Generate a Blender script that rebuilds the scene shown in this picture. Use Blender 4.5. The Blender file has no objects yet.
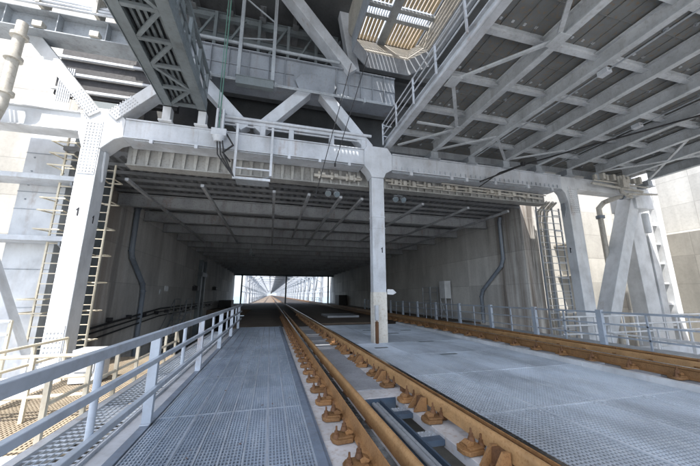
import bpy, bmesh, math, random
from mathutils import Vector, Matrix
random.seed(7)
S = bpy.context.scene
COL = S.collection
V = Vector
R = math.radians

# ---------------------------------------------------------------- mesh builder
class MB:
    def __init__(self):
        self.v = []; self.f = []; self.cuts = [(0, 0)]; self.prims = []; self.deep = 0
    def cut(self):
        if self.cuts[-1] != (len(self.v), len(self.f)): self.cuts.append((len(self.v), len(self.f)))
        return self
    def build_each(self, name, mat, parent, bevel=0):
        self.cut(); out = []
        for (a, fa), (b, fb) in zip(self.cuts[:-1], self.cuts[1:]):
            k = MB(); k.v = self.v[a:b]; k.f = [tuple(i-a for i in q) for q in self.f[fa:fb]]; out.append(k.build(name, mat, parent, bevel))
        return out
    def each(self, fn, items):
        for it in items: self.cut(); fn(it)
        self.cut(); return self
    def add(self, vs, fs):
        n = len(self.v); self.v += [tuple(a) for a in vs]; self.f += [tuple(i+n for i in f) for f in fs]
        return self
    def box(self, x0, x1, y0, y1, z0, z1):
        vs = [(x, y, z) for z in (z0, z1) for y in (y0, y1) for x in (x0, x1)]
        return self.add(vs, [(0,2,3,1),(4,5,7,6),(0,1,5,4),(2,6,7,3),(0,4,6,2),(1,3,7,5)])
    def topbox(self, x0, x1, y0, y1, z0, z1):           # box without its underside
        vs = [(x, y, z) for z in (z0, z1) for y in (y0, y1) for x in (x0, x1)]
        return self.add(vs, [(4,5,7,6),(0,1,5,4),(2,6,7,3),(0,4,6,2),(1,3,7,5)])
    def bar(self, p, q, w, h, up=(0,0,1)):
        p = V(p); q = V(q); d = (q-p).normalized(); u = V(up)
        if abs(d.dot(u)) > .98: u = V((0,1,0))
        s = d.cross(u).normalized(); u = s.cross(d).normalized()
        vs = []
        for c in (p, q):
            for a, b in ((-1,-1),(1,-1),(1,1),(-1,1)): vs.append(c + s*(a*w/2) + u*(b*h/2))
        return self.add(vs, [(0,3,2,1),(4,5,6,7),(0,1,5,4),(1,2,6,5),(2,3,7,6),(3,0,4,7)])
    def ibeam(self, p, q, h, w, tf=.02, tw=.014, up=(0,0,1)):
        p = V(p); q = V(q); d = (q-p).normalized(); u = V(up)
        s = d.cross(u).normalized(); u = s.cross(d).normalized()
        self.bar(p+u*(h/2-tf/2), q+u*(h/2-tf/2), w, tf, up)
        self.bar(p-u*(h/2-tf/2), q-u*(h/2-tf/2), w, tf, up)
        self.bar(p, q, tw, h-2*tf, up)
        return self
    def tube(self, pts, r, n=10):
        pts = [V(p) for p in pts]; m = len(pts); vs = []; ref = None
        for i, p in enumerate(pts):
            a = (p-pts[i-1]).normalized() if i else None
            b = (pts[i+1]-p).normalized() if i < m-1 else None
            t = ((a or b) + (b or a)).normalized(); k = 1.0
            if a and b: k = 1/max(.5, math.cos(a.angle(b)/2))
            if ref is None: ref = V((0,0,1)) if abs(t.z) < .9 else V((0,1,0))
            s = t.cross(ref).normalized(); u = s.cross(t).normalized(); ref = u
            for j in range(n):
                an = 2*math.pi*j/n; vs.append(p + (s*math.cos(an)+u*math.sin(an))*r*(1+(k-1)*.5))
        fs = [(i*n+j, i*n+(j+1)%n, (i+1)*n+(j+1)%n, (i+1)*n+j) for i in range(m-1) for j in range(n)]
        fs += [tuple(range(n))[::-1], tuple((m-1)*n+j for j in range(n))]
        return self.add(vs, fs)
    def prism(self, poly, ax, a, b):
        n = len(poly)
        def P(u, v, w): return {'X': (w,u,v), 'Y': (u,w,v), 'Z': (u,v,w)}[ax]
        vs = [P(u, v, a) for u, v in poly] + [P(u, v, b) for u, v in poly]
        fs = [tuple(range(n)), tuple(range(n, 2*n))[::-1]] + [(i, i+n, (i+1)%n+n, (i+1)%n) for i in range(n)]
        return self.add(vs, fs)
    def cone(self, c, r0, r1, h, n=8):
        c = V(c); vs = []
        for r, z in ((r0, 0), (r1, h)):
            for j in range(n): vs.append(c + V((r*math.cos(2*math.pi*j/n), r*math.sin(2*math.pi*j/n), z)))
        fs = [(j, (j+1)%n, n+(j+1)%n, n+j) for j in range(n)] + [tuple(range(n))[::-1], tuple(range(n, 2*n))]
        return self.add(vs, fs)
    def bolts(self, org, du, dv, nrm, nu, nv, r=.02, h=.02):
        o = V(org); du = V(du); dv = V(dv); nn = V(nrm).normalized(); a = du.normalized(); b = nn.cross(a)
        for i in range(nu):
            for j in range(nv):
                c = o+du*i+dv*j; vs = []
                for k, rr in ((0, r), (h, r*.8)):
                    for q in range(6):
                        an = q*math.pi/3; vs.append(c+nn*k+(a*math.cos(an)+b*math.sin(an))*rr)
                self.add(vs, [(q, (q+1)%6, 6+(q+1)%6, 6+q) for q in range(6)]+[tuple(range(6,12))])
        return self
    def islands(self):
        # groups of shapes that touch one another: each group becomes a part of its own
        bb = []
        for a, b, fa, fb in self.prims:
            vs = self.v[a:b]; bb.append([min(q[i] for q in vs)-.012 for i in range(3)] + [max(q[i] for q in vs)+.012 for i in range(3)])
        par = list(range(len(bb)))
        def find(i):
            while par[i] != i: i = par[i]
            return i
        for i in range(len(bb)):
            for j in range(i):
                if all(bb[i][k] <= bb[j][k+3] and bb[j][k] <= bb[i][k+3] for k in range(3)): par[find(i)] = find(j)
        out = {}
        for i, pr in enumerate(self.prims): out.setdefault(find(i), []).append(pr)
        return list(out.values())
    def build(self, name, mat, parent=None, bevel=0, loc=None):
        if parent is not None and 1 < len(self.prims) <= 260 and name not in KEEP:
            gs = self.islands()
            if 1 < len(gs) <= 100:
                out = []
                for g_ in gs:
                    k = MB()
                    for a, b, fa, fb in g_:
                        n = len(k.v)-a; k.v += self.v[a:b]; k.f += [tuple(i+n for i in q) for q in self.f[fa:fb]]
                    out.append(k.build(name, mat, parent, bevel))
                return out[0]
        o0 = V(loc) if loc else V((0,0,0))
        if parent is not None:
            off = WORLD[parent.name]
        else: off = o0
        me = bpy.data.meshes.new(name)
        me.from_pydata([(x-off.x, y-off.y, z-off.z) for x, y, z in self.v], [], self.f)
        bm = bmesh.new(); bm.from_mesh(me); bmesh.ops.recalc_face_normals(bm, faces=bm.faces); bm.to_mesh(me); bm.free()
        me.materials.append(mat)
        me.polygons.foreach_set('use_smooth', [True]*len(me.polygons))
        me.set_sharp_from_angle(angle=R(38))
        o = bpy.data.objects.new(name, me); COL.objects.link(o)
        WORLD[o.name] = off.copy()
        if parent is not None: o.parent = parent
        else: o.location = off
        if parent is not None: WORLD[o.name] = off.copy()
        if bevel:
            b = o.modifiers.new('edge', 'BEVEL'); b.width = bevel; b.segments = 2; b.limit_method = 'ANGLE'; b.angle_limit = R(40)
        return o
KEEP = {'lattice', 'deck_railing', 'leaf_scrap', 'plate_seam', 'kick_rail', 'mesh_floor', 'roof_grating', 'grille', 'grille_strip', 'number_mark', 'spikes'}
def tracked(fn):
    def w(self, *a, **k):
        v0, f0 = len(self.v), len(self.f); self.deep += 1
        r = fn(self, *a, **k); self.deep -= 1
        if self.deep == 0: self.prims.append((v0, len(self.v), f0, len(self.f)))
        return r
    return w
for q_ in ('box','topbox','bar','ibeam','tube','prism','cone','bolts','add'): setattr(MB, q_, tracked(getattr(MB, q_)))
WORLD = {}
def M_(): return MB()
def thing(name, label, cat, loc=(0,0,0), group=None):
    o = bpy.data.objects.new(name, None); COL.objects.link(o); o.location = loc; o.empty_display_size = .2
    o['label'] = label; o['category'] = cat
    if group: o['group'] = group
    WORLD[o.name] = V(loc)
    return o
def tag(o, label, cat, group=None):
    o['label'] = label; o['category'] = cat
    if group: o['group'] = group
    return o
def struct(o, kind='structure'):
    o['kind'] = kind; return o
def copy_tree(o, loc, label=None, group=None):
    r = o.copy(); COL.objects.link(r); r.location = loc
    if label: r['label'] = label
    if group: r['group'] = group
    WORLD[r.name] = V(loc)
    for ch in list(o.children):
        c = ch.copy(); COL.objects.link(c); c.parent = r
        for g in list(ch.children):
            d = g.copy(); COL.objects.link(d); d.parent = c
    return r

# ---------------------------------------------------------------- materials
def base(name):
    m = bpy.data.materials.new(name); m.use_nodes = True
    nt = m.node_tree; return m, nt, nt.nodes['Principled BSDF']
def node(nt, t, **k):
    n = nt.nodes.new(t)
    for a, b in k.items():
        if a in n.inputs.keys(): n.inputs[a].default_value = b
        else: setattr(n, a, b)
    return n
def noise(nt, pos, sc, scale3=(1,1,1), detail=5, rough=.6):
    mp = node(nt, 'ShaderNodeMapping'); mp.inputs['Scale'].default_value = scale3
    nt.links.new(pos, mp.inputs['Vector'])
    n = node(nt, 'ShaderNodeTexNoise'); n.inputs['Scale'].default_value = sc; n.inputs['Detail'].default_value = detail; n.inputs['Roughness'].default_value = rough
    nt.links.new(mp.outputs[0], n.inputs['Vector']); return n.outputs['Fac']
def ramp(nt, fac, stops):
    r = node(nt, 'ShaderNodeValToRGB'); e = r.color_ramp.elements
    while len(e) < len(stops): e.new(.5)
    for x, (p, c) in zip(e, stops): x.position = p; x.color = (c if len(c) == 4 else (*c, 1))
    nt.links.new(fac, r.inputs[0]); return r.outputs[0]
def mix(nt, fac, a, b, mode='MIX'):
    m = node(nt, 'ShaderNodeMix'); m.data_type = 'RGBA'; m.blend_type = mode
    for s, x in ((0, fac), (6, a), (7, b)):
        if hasattr(x, 'is_linked'): nt.links.new(x, m.inputs[s])
        elif s == 0: m.inputs[0].default_value = x
        else: m.inputs[s].default_value = (*x, 1)
    return m.outputs[2]
def mth(nt, op, a, b=0.0, clamp=False):
    m = node(nt, 'ShaderNodeMath'); m.operation = op; m.use_clamp = clamp
    for i, x in enumerate((a, b)):
        if hasattr(x, 'is_linked'): nt.links.new(x, m.inputs[i])
        else: m.inputs[i].default_value = x
    return m.outputs[0]
G = lambda v: (v, v, v)
def steel(name, col, rough=.5, dirt=.25, dirtcol=(.16,.13,.10), metal=0.0, streak=.3, scale=1.0, bump=.15, rnd=.08, rust=0):
    m, nt, p = base(name)
    pos = node(nt, 'ShaderNodeNewGeometry').outputs['Position']
    n1 = noise(nt, pos, 1.3*scale, (1,1,.8)); n2 = noise(nt, pos, 14*scale)
    st = noise(nt, pos, 5*scale, (1,1,.12))
    dk = tuple(c*.72 for c in col); lt = tuple(min(1, c*1.12) for c in col)
    c = ramp(nt, n1, [(.3, dk), (.55, col), (.75, lt)])
    f = ramp(nt, n2, [(.52, G(0)), (.74, G(1))])
    c = mix(nt, mth(nt, 'MULTIPLY', f, dirt), c, dirtcol)
    f2 = ramp(nt, st, [(.54, G(0)), (.75, G(1))])
    c = mix(nt, mth(nt, 'MULTIPLY', f2, streak), c, dirtcol)
    oi = node(nt, 'ShaderNodeObjectInfo').outputs['Random']
    c = mix(nt, 1.0, c, ramp(nt, oi, [(0, G(1-rnd)), (1, G(1+rnd*.6))]), 'MULTIPLY')
    if rust:
        rs = noise(nt, pos, 2.6*scale, (1,1,.10), 3, .5); rb = noise(nt, pos, 7*scale, (1,1,.5), 6, .7)
        f3 = mth(nt, 'MULTIPLY', ramp(nt, rs, [(.60, G(0)), (.70, G(1))]), ramp(nt, rb, [(.42, G(0)), (.6, G(1))]))
        c = mix(nt, mth(nt, 'MULTIPLY', f3, rust), c, (.22,.11,.045))
    nt.links.new(c, p.inputs['Base Color'])
    rr = ramp(nt, n2, [(.3, G(max(.05, rough-.12))), (.7, G(min(1, rough+.15)))])
    nt.links.new(rr, p.inputs['Roughness']); p.inputs['Metallic'].default_value = metal
    b = node(nt, 'ShaderNodeBump'); b.inputs['Strength'].default_value = bump; b.inputs['Distance'].default_value = .01
    nt.links.new(n2, b.inputs['Height']); nt.links.new(b.outputs[0], p.inputs['Normal'])
    return m
def concrete(name, col, jx=2.4, jz=1.2, axis='Y', stain=None, dark=.22, staincol=(.10,.055,.025), streak=.8):
    m, nt, p = base(name)
    pos = node(nt, 'ShaderNodeNewGeometry').outputs['Position']
    sp = node(nt, 'ShaderNodeSeparateXYZ'); nt.links.new(pos, sp.inputs[0])
    u = sp.outputs[0 if axis == 'X' else 1]; z = sp.outputs[2]
    n1 = noise(nt, pos, .55, (1,1,.5)); n2 = noise(nt, pos, 9); st = noise(nt, pos, 1.6, (1,1,.06), 6); st2 = noise(nt, pos, 1.9, (1,1,.035), 6)
    c = ramp(nt, n1, [(.25, tuple(x*.7 for x in col)), (.5, col), (.75, tuple(min(1,x*1.2) for x in col))])
    c = mix(nt, mth(nt, 'MULTIPLY', ramp(nt, n2, [(.45, G(0)), (.8, G(1))]), .3), c, tuple(x*.5 for x in col))
    c = mix(nt, mth(nt, 'MULTIPLY', ramp(nt, st, [(.45, G(0)), (.62, G(1))]), dark*streak), c, tuple(x*.4 for x in col))
    if stain:
        a, b = stain
        g = node(nt, 'ShaderNodeMapRange'); g.interpolation_type = 'SMOOTHSTEP'
        g.inputs[1].default_value = a; g.inputs[2].default_value = b; g.inputs[3].default_value = 1; g.inputs[4].default_value = 0
        nt.links.new(u, g.inputs[0])
        f = mth(nt, 'MULTIPLY', g.outputs[0], ramp(nt, st2, [(.38, G(0)), (.6, G(1))]))
        c = mix(nt, mth(nt, 'MULTIPLY', f, .7), c, staincol)
        f = mth(nt, 'MULTIPLY', g.outputs[0], ramp(nt, st, [(.5, G(0)), (.6, G(1))]))
        c = mix(nt, mth(nt, 'MULTIPLY', f, .85), c, (.075,.06,.05))
    # panel tone + joints
    def joint(co, step, w, seed):
        q = mth(nt, 'DIVIDE', mth(nt, 'ADD', co, 50+seed), step)
        fr = mth(nt, 'FRACT', q); return mth(nt, 'LESS_THAN', mth(nt, 'MULTIPLY', fr, step), w), mth(nt, 'FLOOR', q)
    jz1, fz = joint(z, jz, .035, .35); jx1, fx = joint(u, jx, .03, .8)
    wn = node(nt, 'ShaderNodeTexWhiteNoise'); wn.noise_dimensions = '2D'
    cb = node(nt, 'ShaderNodeCombineXYZ'); nt.links.new(fx, cb.inputs[0]); nt.links.new(fz, cb.inputs[1]); nt.links.new(cb.outputs[0], wn.inputs['Vector'])
    c = mix(nt, 1.0, c, ramp(nt, wn.outputs['Value'], [(0, G(.8)), (1, G(1.08))]), 'MULTIPLY')
    jm = mth(nt, 'MAXIMUM', jz1, jx1)
    c = mix(nt, mth(nt, 'MULTIPLY', jm, .4), c, tuple(x*.4 for x in col))
    nt.links.new(c, p.inputs['Base Color']); p.inputs['Roughness'].default_value = .9
    b = node(nt, 'ShaderNodeBump'); b.inputs['Strength'].default_value = .5; b.inputs['Distance'].default_value = .02
    h = mth(nt, 'SUBTRACT', mth(nt, 'MULTIPLY', n2, .35), jm)
    nt.links.new(h, b.inputs['Height']); nt.links.new(b.outputs[0], p.inputs['Normal'])
    return m
WHITE = steel('white_paint', (.62,.64,.66), .42, .10, (.35,.30,.24), streak=.18, rust=.35)
PALE  = steel('pale_grey_paint', (.54,.57,.61), .45, .18, (.22,.18,.14), streak=.25, rust=.4)
TUNG = steel('lit_girder_steel', (.36,.375,.39), .55, .5, (.11,.09,.07), streak=.5, rust=.4)  # lightened against the ceiling plates to paint in light bounced off the floor
OVERG = steel('overhead_grey_paint', (.26,.285,.32), .5, .3, (.16,.13,.10), streak=.35, rust=.3)
DECKD = steel('dark_deck_steel', (.085,.09,.095), .6, .4, (.06,.05,.04), streak=.3)  # near-black base; behind the overhead truss it stands for shade
MIDG  = steel('mid_grey_steel', (.33,.36,.39), .5, .35, (.12,.10,.08), streak=.4)
ROOFB = steel('roof_beam_steel', (.50,.53,.555), .5, .30, (.13,.10,.07), streak=.3)
DARKG = steel('dark_grey_steel', (.155,.18,.19), .5, .2, (.06,.05,.04))
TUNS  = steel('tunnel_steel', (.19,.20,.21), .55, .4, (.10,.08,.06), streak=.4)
CREAM = steel('cream_paint', (.66,.60,.47), .5, .25, (.30,.18,.08), streak=.25)
RAILG = steel('galvanised_blue_grey', (.42,.475,.545), .45, .18, (.20,.17,.14), streak=.2, metal=.1, rust=.55)
PIPEG = steel('pipe_grey', (.20,.235,.28), .4, .2, (.08,.07,.06))
PIPEB = steel('weathered_beige_pipe', (.50,.48,.43), .55, .45, (.16,.11,.06), streak=.5)
RUST  = steel('rusted_steel', (.29,.155,.062), .65, .75, (.12,.05,.02), streak=.3, scale=3.5, bump=.4, rnd=.28)
RUSTL = steel('worn_tan_rust', (.42,.25,.112), .5, .75, (.23,.10,.035), streak=.3, scale=3.2, bump=.25)
RUSTD = steel('dark_rust', (.15,.07,.028), .7, .5, (.05,.03,.02), scale=3, bump=.5)
POL   = steel('polished_rail_head', (.20,.195,.19), .2, .08, (.16,.12,.08), metal=.9, streak=.05, bump=.02)
SLAB  = steel('painted_slab', (.60,.60,.61), .55, .6, (.33,.21,.12), streak=.2, scale=1.2)
SLAB2 = steel('grey_slab_plate', (.30,.315,.34), .5, .3, (.17,.13,.10), scale=1.6)
BLUED = steel('dark_blue_trough', (.055,.085,.125), .5, .3, (.12,.11,.10))
BLACK = steel('black_rubber', (.02,.02,.022), .6, .2, (.06,.05,.05))
GREEN = steel('green_wire', (.10,.22,.18), .5, .2)
BROWN = concrete('brown_concrete_floor', (.15,.115,.085), 6, 40, 'Y')
TAN   = steel('tan_expanded_metal', (.38,.32,.24), .6, .4, (.14,.08,.04))
DPLATE= steel('roof_deck_plate', (.18,.19,.19), .6, .8, (.27,.18,.09), streak=.0, scale=.8)
LWALL = concrete('left_wall_concrete', (.66,.65,.625), 2.9, 1.75, 'Y', stain=(13.4, 18.5), staincol=(.20,.12,.06))
RWALL = concrete('right_wall_concrete', (.64,.63,.60), 3.1, 1.75, 'Y', stain=(13.6, 16.0), staincol=(.13,.075,.04))
EWALL = concrete('end_wall_concrete', (.43,.42,.39), 3.0, 1.55, 'X', dark=.25)
SWALL = concrete('side_wall_concrete', (.54,.535,.51), 3.4, 1.5, 'Y', dark=.2)
GRNDM = concrete('ground_concrete', (.33,.32,.30), 5, 90, 'Y')
MARK  = steel('black_stencil', (.015,.015,.02), .6, .1)
LOUV  = steel('beige_louver', (.56,.46,.32), .6, .3, (.25,.16,.08))
GLASS, nt, p = base('lamp_glass'); p.inputs['Base Color'].default_value = (.30,.36,.38,1); p.inputs['Roughness'].default_value = .08; p.inputs['Metallic'].default_value = .6
WATER, nt, p = base('sea_water'); p.inputs['Base Color'].default_value = (.05,.09,.11,1); p.inputs['Roughness'].default_value = .25
def grating_mat(name, col, lt):
    m, nt, p = base(name)
    pos = node(nt, 'ShaderNodeNewGeometry').outputs['Position']
    n1 = noise(nt, pos, .9, (1,.5,1)); n2 = noise(nt, pos, 7, (1,.25,1), 8, .75); n3 = noise(nt, pos, 30)
    c = ramp(nt, n1, [(.3, tuple(x*.6 for x in col)), (.6, col)])
    c = mix(nt, mth(nt, 'MULTIPLY', ramp(nt, n2, [(.50, G(0)), (.72, G(1))]), .5), c, lt)
    c = mix(nt, mth(nt, 'MULTIPLY', ramp(nt, n3, [(.55, G(0)), (.75, G(1))]), .35), c, (.16,.14,.12))
    sp = node(nt, 'ShaderNodeSeparateXYZ'); nt.links.new(pos, sp.inputs[0]); cb = node(nt, 'ShaderNodeCombineXYZ')
    nt.links.new(mth(nt, 'FLOOR', mth(nt, 'DIVIDE', mth(nt, 'ADD', sp.outputs[0], -2.8), 1.05)), cb.inputs[0]); nt.links.new(mth(nt, 'FLOOR', mth(nt, 'DIVIDE', mth(nt, 'ADD', sp.outputs[1], .2), 2.05)), cb.inputs[1])
    wn = node(nt, 'ShaderNodeTexWhiteNoise'); wn.noise_dimensions = '2D'; nt.links.new(cb.outputs[0], wn.inputs['Vector'])
    c = mix(nt, 1.0, c, ramp(nt, wn.outputs['Value'], [(0, G(.82)), (1, G(1.1))]), 'MULTIPLY')
    nt.links.new(c, p.inputs['Base Color']); p.inputs['Metallic'].default_value = .1; p.inputs['Roughness'].default_value = .5
    return m
GRATW = grating_mat('walkway_grating_steel', (.36,.43,.52), (.62,.66,.70))
GRATD = grating_mat('deck_grating_steel', (.56,.62,.69), (.72,.74,.75))

# ---------------------------------------------------------------- setting
g = M_(); g.box(-60, 60, -80, 61, -7.2, -6.8); struct(g.build('ground', GRNDM))
w = M_(); w.box(-3000, 3000, -3000, 6000, -31, -30); struct(w.build('water', WATER))

def grating(x0, x1, y0, y1, px, py, z=0.0, hx=.03, t=.006, tc=.008):
    m = M_()
    n = int((x1-x0)/px)
    for i in range(n+1):
        x = x0+(x1-x0)*i/n; m.topbox(x-t/2, x+t/2, y0, y1, z-hx, z)
    k = int((y1-y0)/py)
    for j in range(k+1):
        y = y0+(y1-y0)*j/k; m.topbox(x0, x1, y-tc/2, y+tc/2, z-hx-.001, z-.004)
    return m
# walkway: fine grating, flat seams every 0.25 m, cross seams
m = grating(-1.34, .52, -.5, 16.5, .034, .06, 0, .02, .013, .012)
for i in range(16):
    for yy in (3.1, 5.0, 6.9): m.cone((-1.3+i*.12, yy+random.uniform(-.02,.02), .004), .012, .010, .006)
WALK = struct(m.build('walkway', GRATW))
m = M_()
for i in range(9):
    x = -1.34+1.86*i/8; m.box(x-.009, x+.009, -.5, 16.5, -.04, .004)
for j in range(9):
    y = 1.0+j*1.93; m.box(-1.34, .52, y-.01, y+.01, -.041, .003)
struct(m.build('walkway_seams', RAILG))
m = M_(); m.box(.53, .62, -.5, 16.5, -.06, .03); m.box(-1.46, -1.36, -.5, 16.5, -.10, .02)
m.box(.624, .66, -.5, 16.5, -.05, .008)
struct(m.build('walkway_kerb', steel('kerb_grey', (.17,.21,.27), .5, .3, (.2,.16,.12))))
m = M_(); m.box(-1.4, .55, -.5, 16.5, -.26, -.22)
for j in range(12): m.box(-1.4, .55, j*1.45, j*1.45+.08, -.22, -.05)
struct(m.build('walkway_shade_frame', DARKG))  # bearers over a dark plate standing for the shade under the grating
# middle deck grating
m = grating(2.78, 6.98, -1, 16.4, .052, .052, 0, .011, .015, .014)
struct(m.build('deck', GRATD))
m = M_()
for x in (3.85, 4.9, 5.95): m.box(x-.016, x+.016, -1, 16.4, -.04, .004)
for j in range(9): m.box(2.78, 6.98, -.2+j*2.05-.016, -.2+j*2.05+.016, -.042, .003)
for i in range(4):
    for j in range(8):
        for u, v in ((.08,.1),(.97,.1),(.08,1.95),(.97,1.95)): m.cone((2.8+i*1.05+u, -.2+j*2.05+v, .003), .022, .02, .006)
struct(m.build('deck_seams', GRATD))
m = M_(); m.box(2.76, 7.0, -1, 16.4, -.30, -.26); struct(m.build('deck_shade_plate', DARKG))  # dark plate put below the grating to read as shade
m = M_()
for (x, y, a, b) in ((3.2,9.1,.42,.14),(4.9,12.3,.5,.16),(5.1,9.9,.55,.12),(5.9,13.2,.5,.15),(4.2,13.6,.4,.15),(4.6,7.7,.5,.1)):
    m.box(x, x+a, y, y+b, .004, .010)
struct(m.build('deck_cover_plates', DARKG))
# track bed slabs, track one (recess between the rails near the camera)
m = M_()
m.box(.664, 1.46, -.5, 16.4, -.14, -.02); m.box(2.06, 2.76, -.5, 16.4, -.14, -.02); m.box(1.46, 2.06, 4.95, 16.4, -.14, -.02)
for j in range(14):
    y = 1.4+j*1.15; m.box(.67, 1.0, y, y+.012, -.02, -.014)
struct(m.build('track_slab', SLAB, bevel=.006))
m = M_(); m.box(1.50, 2.03, 5.35, 9.4, -.018, -.008); m.box(1.50, 2.03, 9.9, 10.9, -.018, -.006); m.box(1.5, 2.03, 11.3, 12.2, -.018, -.008); m.box(1.5,2.03,12.7,14.6,-.018,-.007)
struct(m.build('track_slab_cover', SLAB2))
m = M_(); m.box(1.46, 2.06, -.5, 4.95, -.34, -.30); m.box(1.461, 1.48, -.5, 4.949, -.30, -.03); m.box(1.461, 2.059, 4.92, 4.949, -.30, -.03)
for i in range(14): m.box(1.49+i*.021, 1.497+i*.021, -.5, 4.9, -.14, -.10)
for j in range(6): m.box(1.80, 2.058, 4.3-j*.82, 4.42-j*.82, -.11, -.05)
m.box(1.785, 1.81, -.5, 4.9, -.15, -.04)
struct(m.build('cable_trough', BLUED))
m = M_()
for j in range(6):
    m.box(1.815, 2.05, 4.44-j*.82, 4.58-j*.82, -.12, -.06); m.bolts((1.85, 4.47-j*.82, -.06), (.05,0,0), (0,.08,0), (0,0,1), 4, 2, .012, .012)
m.tube([(1.66,-.5,-.08),(1.66,4.85,-.08)], .035); m.tube([(1.72,-.5,-.07),(1.72,4.85,-.07)], .022)
struct(m.build('trough_cover_plates', MIDG))
# track bed, track two
m = M_(); m.box(7.16, 9.7, -3, 16.4, -.10, .06); 
for j in range(16): m.box(7.17, 7.44, -.6+j*1.02, -.6+j*1.02+.42, .06, .09)
struct(m.build('track_slab', SLAB2))
m = M_(); m.box(7.0, 7.14, -3, 16.4, -.12, .10)
for j in range(7): m.box(6.992, 7.0, j*2.4+.9, j*2.4+.93, -.1, .102)
o = m.build('track_kerb', WHITE, bevel=.008); struct(o)
m = M_(); m.box(9.72, 11.2, -3, 16.4, -.1, .03); struct(m.build('side_path', MIDG))
# tunnel floor
m = M_(); m.box(-1.9, 12.7, 16.5, 64, -.75, -.06); m.box(-6.9,-1.905,38,66,-.75,-.07); m.box(-1.9, .3, 16.5, 64, -.06, .0); m.box(2.9, 7.0, 17.5, 64, -.06, .02); struct(m.build('tunnel_floor', BROWN))
m = M_(); m.box(-7, -1.9, 11.5, 64, -2.6, -2.4); struct(m.build('lower_floor', GRNDM))
m = M_(); m.box(-4.2, 10.8, 66.01, 1500, -.9, -.07); m.box(-1.9, 10.8, 64.01, 66, -.9, -.065); struct(m.build('track_deck', BROWN))
def tagt(o, *a): tag(o, *a); return o
m = M_(); m.box(-1.4, 11.2, -24, -3.01, -.12, -.02); struct(m.build('rear_bounce_deck', SLAB))  # unseen plate behind the camera, added to bounce sunlight upward
m = M_(); m.box(4.0, 6.3, 21.4, 24.2, .022, .16); tag(m.build('floor_slab', SLAB2, bevel=.01), 'low grey concrete slab lying beside the track inside the tunnel', 'slab')

# ---------------------------------------------------------------- rails
def rail_profile(cx, z0, h):
    a = [(.075,0),(.075,.014),(.018,.035),(.014,h-.055),(.036,h-.038),(.036,h-.006),(.028,h)]
    return [(cx+x, z0+z) for x, z in a] + [(cx-x, z0+z) for x, z in reversed(a)]
def guard_profile(cx, z0, z1, w):
    pts = [(cx+w/2, z0), (cx+w/2, z1-.05)]
    for k in range(1, 6):
        an = math.pi*k/6; pts.append((cx+math.cos(an)*w/2, z1-.05+math.sin(an)*.05))
    return pts + [(cx-w/2, z1-.05), (cx-w/2, z0)]
RX1 = (1.075, 2.455); RX2 = (7.62, 8.86)
def rail(cx, label, z=0):
    t = thing('running_rail', label, 'rail', (cx, 0, 0))
    m = M_(); m.prism(rail_profile(cx, z, .205), 'Y', -3, 1500); m.build('rail_body', RUST, t)
    m = M_(); m.box(cx-.029, cx+.029, -3, 1500, z+.203, z+.2075); m.build('rail_head', POL, t)
rail(RX1[0], 'rusty left running rail of the near track beside the walkway')
rail(RX1[1], 'rusty right running rail of the near track beside the middle grating')
rail(RX2[0], 'rusty running rail of the far right track just behind the white kerb', .07)
rail(RX2[1], 'rusty running rail of the far right track nearest the blue railing', .07)
def guard(cx, label, ends, top=.225, w=.082, z0=.06):
    t = thing('guard_rail', label, 'guard rail', (cx, 0, 0))
    m = M_(); m.prism(guard_profile(cx, z0, top, w), 'Y', -3, ends); m.build('rail_body', RUSTL, t)
    m = M_()
    for j in range(24):
        y = 1.52+j*1.2
        if y > ends: break
        m.box(cx-.05, cx+.05, y-.05, y+.05, -.012, z0-.002)
    m.build('support', RUSTD, t)
guard(1.285, 'thick tan guard rail inside the left rail of the near track', 30)
guard(2.30, 'thick tan guard rail inside the right rail of the near track', 30)
guard(7.84, 'tan guard rail inside the kerb side rail of the far right track', 30, .245, .06)
guard(8.62, 'tan guard rail inside the railing side rail of the far right track', 30, .245, .06)

# fasteners
def fastener(side):
    t = thing('rail_fastener', 'x', 'rail fastener', (0,0,0))
    s = side
    m = M_(); m.prism([(-.11,-.11),(.07,-.11),(.12,-.04),(.12,.04),(.07,.11),(-.11,.11),(-.15,.05),(-.15,-.05)], 'Z', -.012, .03); 
    m.prism([(-.09,-.09),(.08,-.09),(.08,.09),(-.09,.09)], 'Z', .03, .05); m.build('base_plate', RUST, t, .004)
    m = M_(); m.prism([(s*.01,.05),(s*.09,.05),(s*.10,.075),(s*.05,.10),(s*.0,.085)], 'Y', -.045, .045); m.build('clip', RUST, t, .004)
    for (x, y) in ((.0, .0), (-.10*s, -.03)):
        m = M_(); m.cone((x, y, .03 if x else .085), .042, .03, .04, 10); m.cone((x, y, .07 if x else .125), .026, .026, .03, 6); m.cone((x, y, .10 if x else .155), .013, .011, .05, 8)
        m.build('bolt', RUSTD, t)
    return t
LL = 'rusty bolted rail fastener on the white slab beside the walkway'
RL = 'rusty bolted rail fastener on the inner side of the near right guard rail'
KL = 'rusty rail fastener standing along the white kerb of the far track'
f = fastener(1); first = True
def place(x, y, lab, grp, src=[None]):
    if src[0] is None:
        src[0] = f; f.location = (x, y, 0); f['label'] = lab; f['group'] = grp
    else: copy_tree(f, (x, y, 0), lab, grp).rotation_euler.z = random.uniform(-.09,.09)
for j in range(36): place(RX1[0]-.175, 1.88+j*.605, LL, 'fasteners along the left rail')
f2 = fastener(-1); f2.location = (2.15, 2.32, 0); f2['label'] = RL; f2['group'] = 'fasteners along the near right rail'
for j in range(1, 26): copy_tree(f2, (2.15, 2.32+j*.605*1.3, 0)).rotation_euler.z = random.uniform(-.1,.1)
for j in range(22): copy_tree(f, (RX2[0]-.165, 1.9+j*.78, .085), KL, 'fasteners along the kerb')
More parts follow.
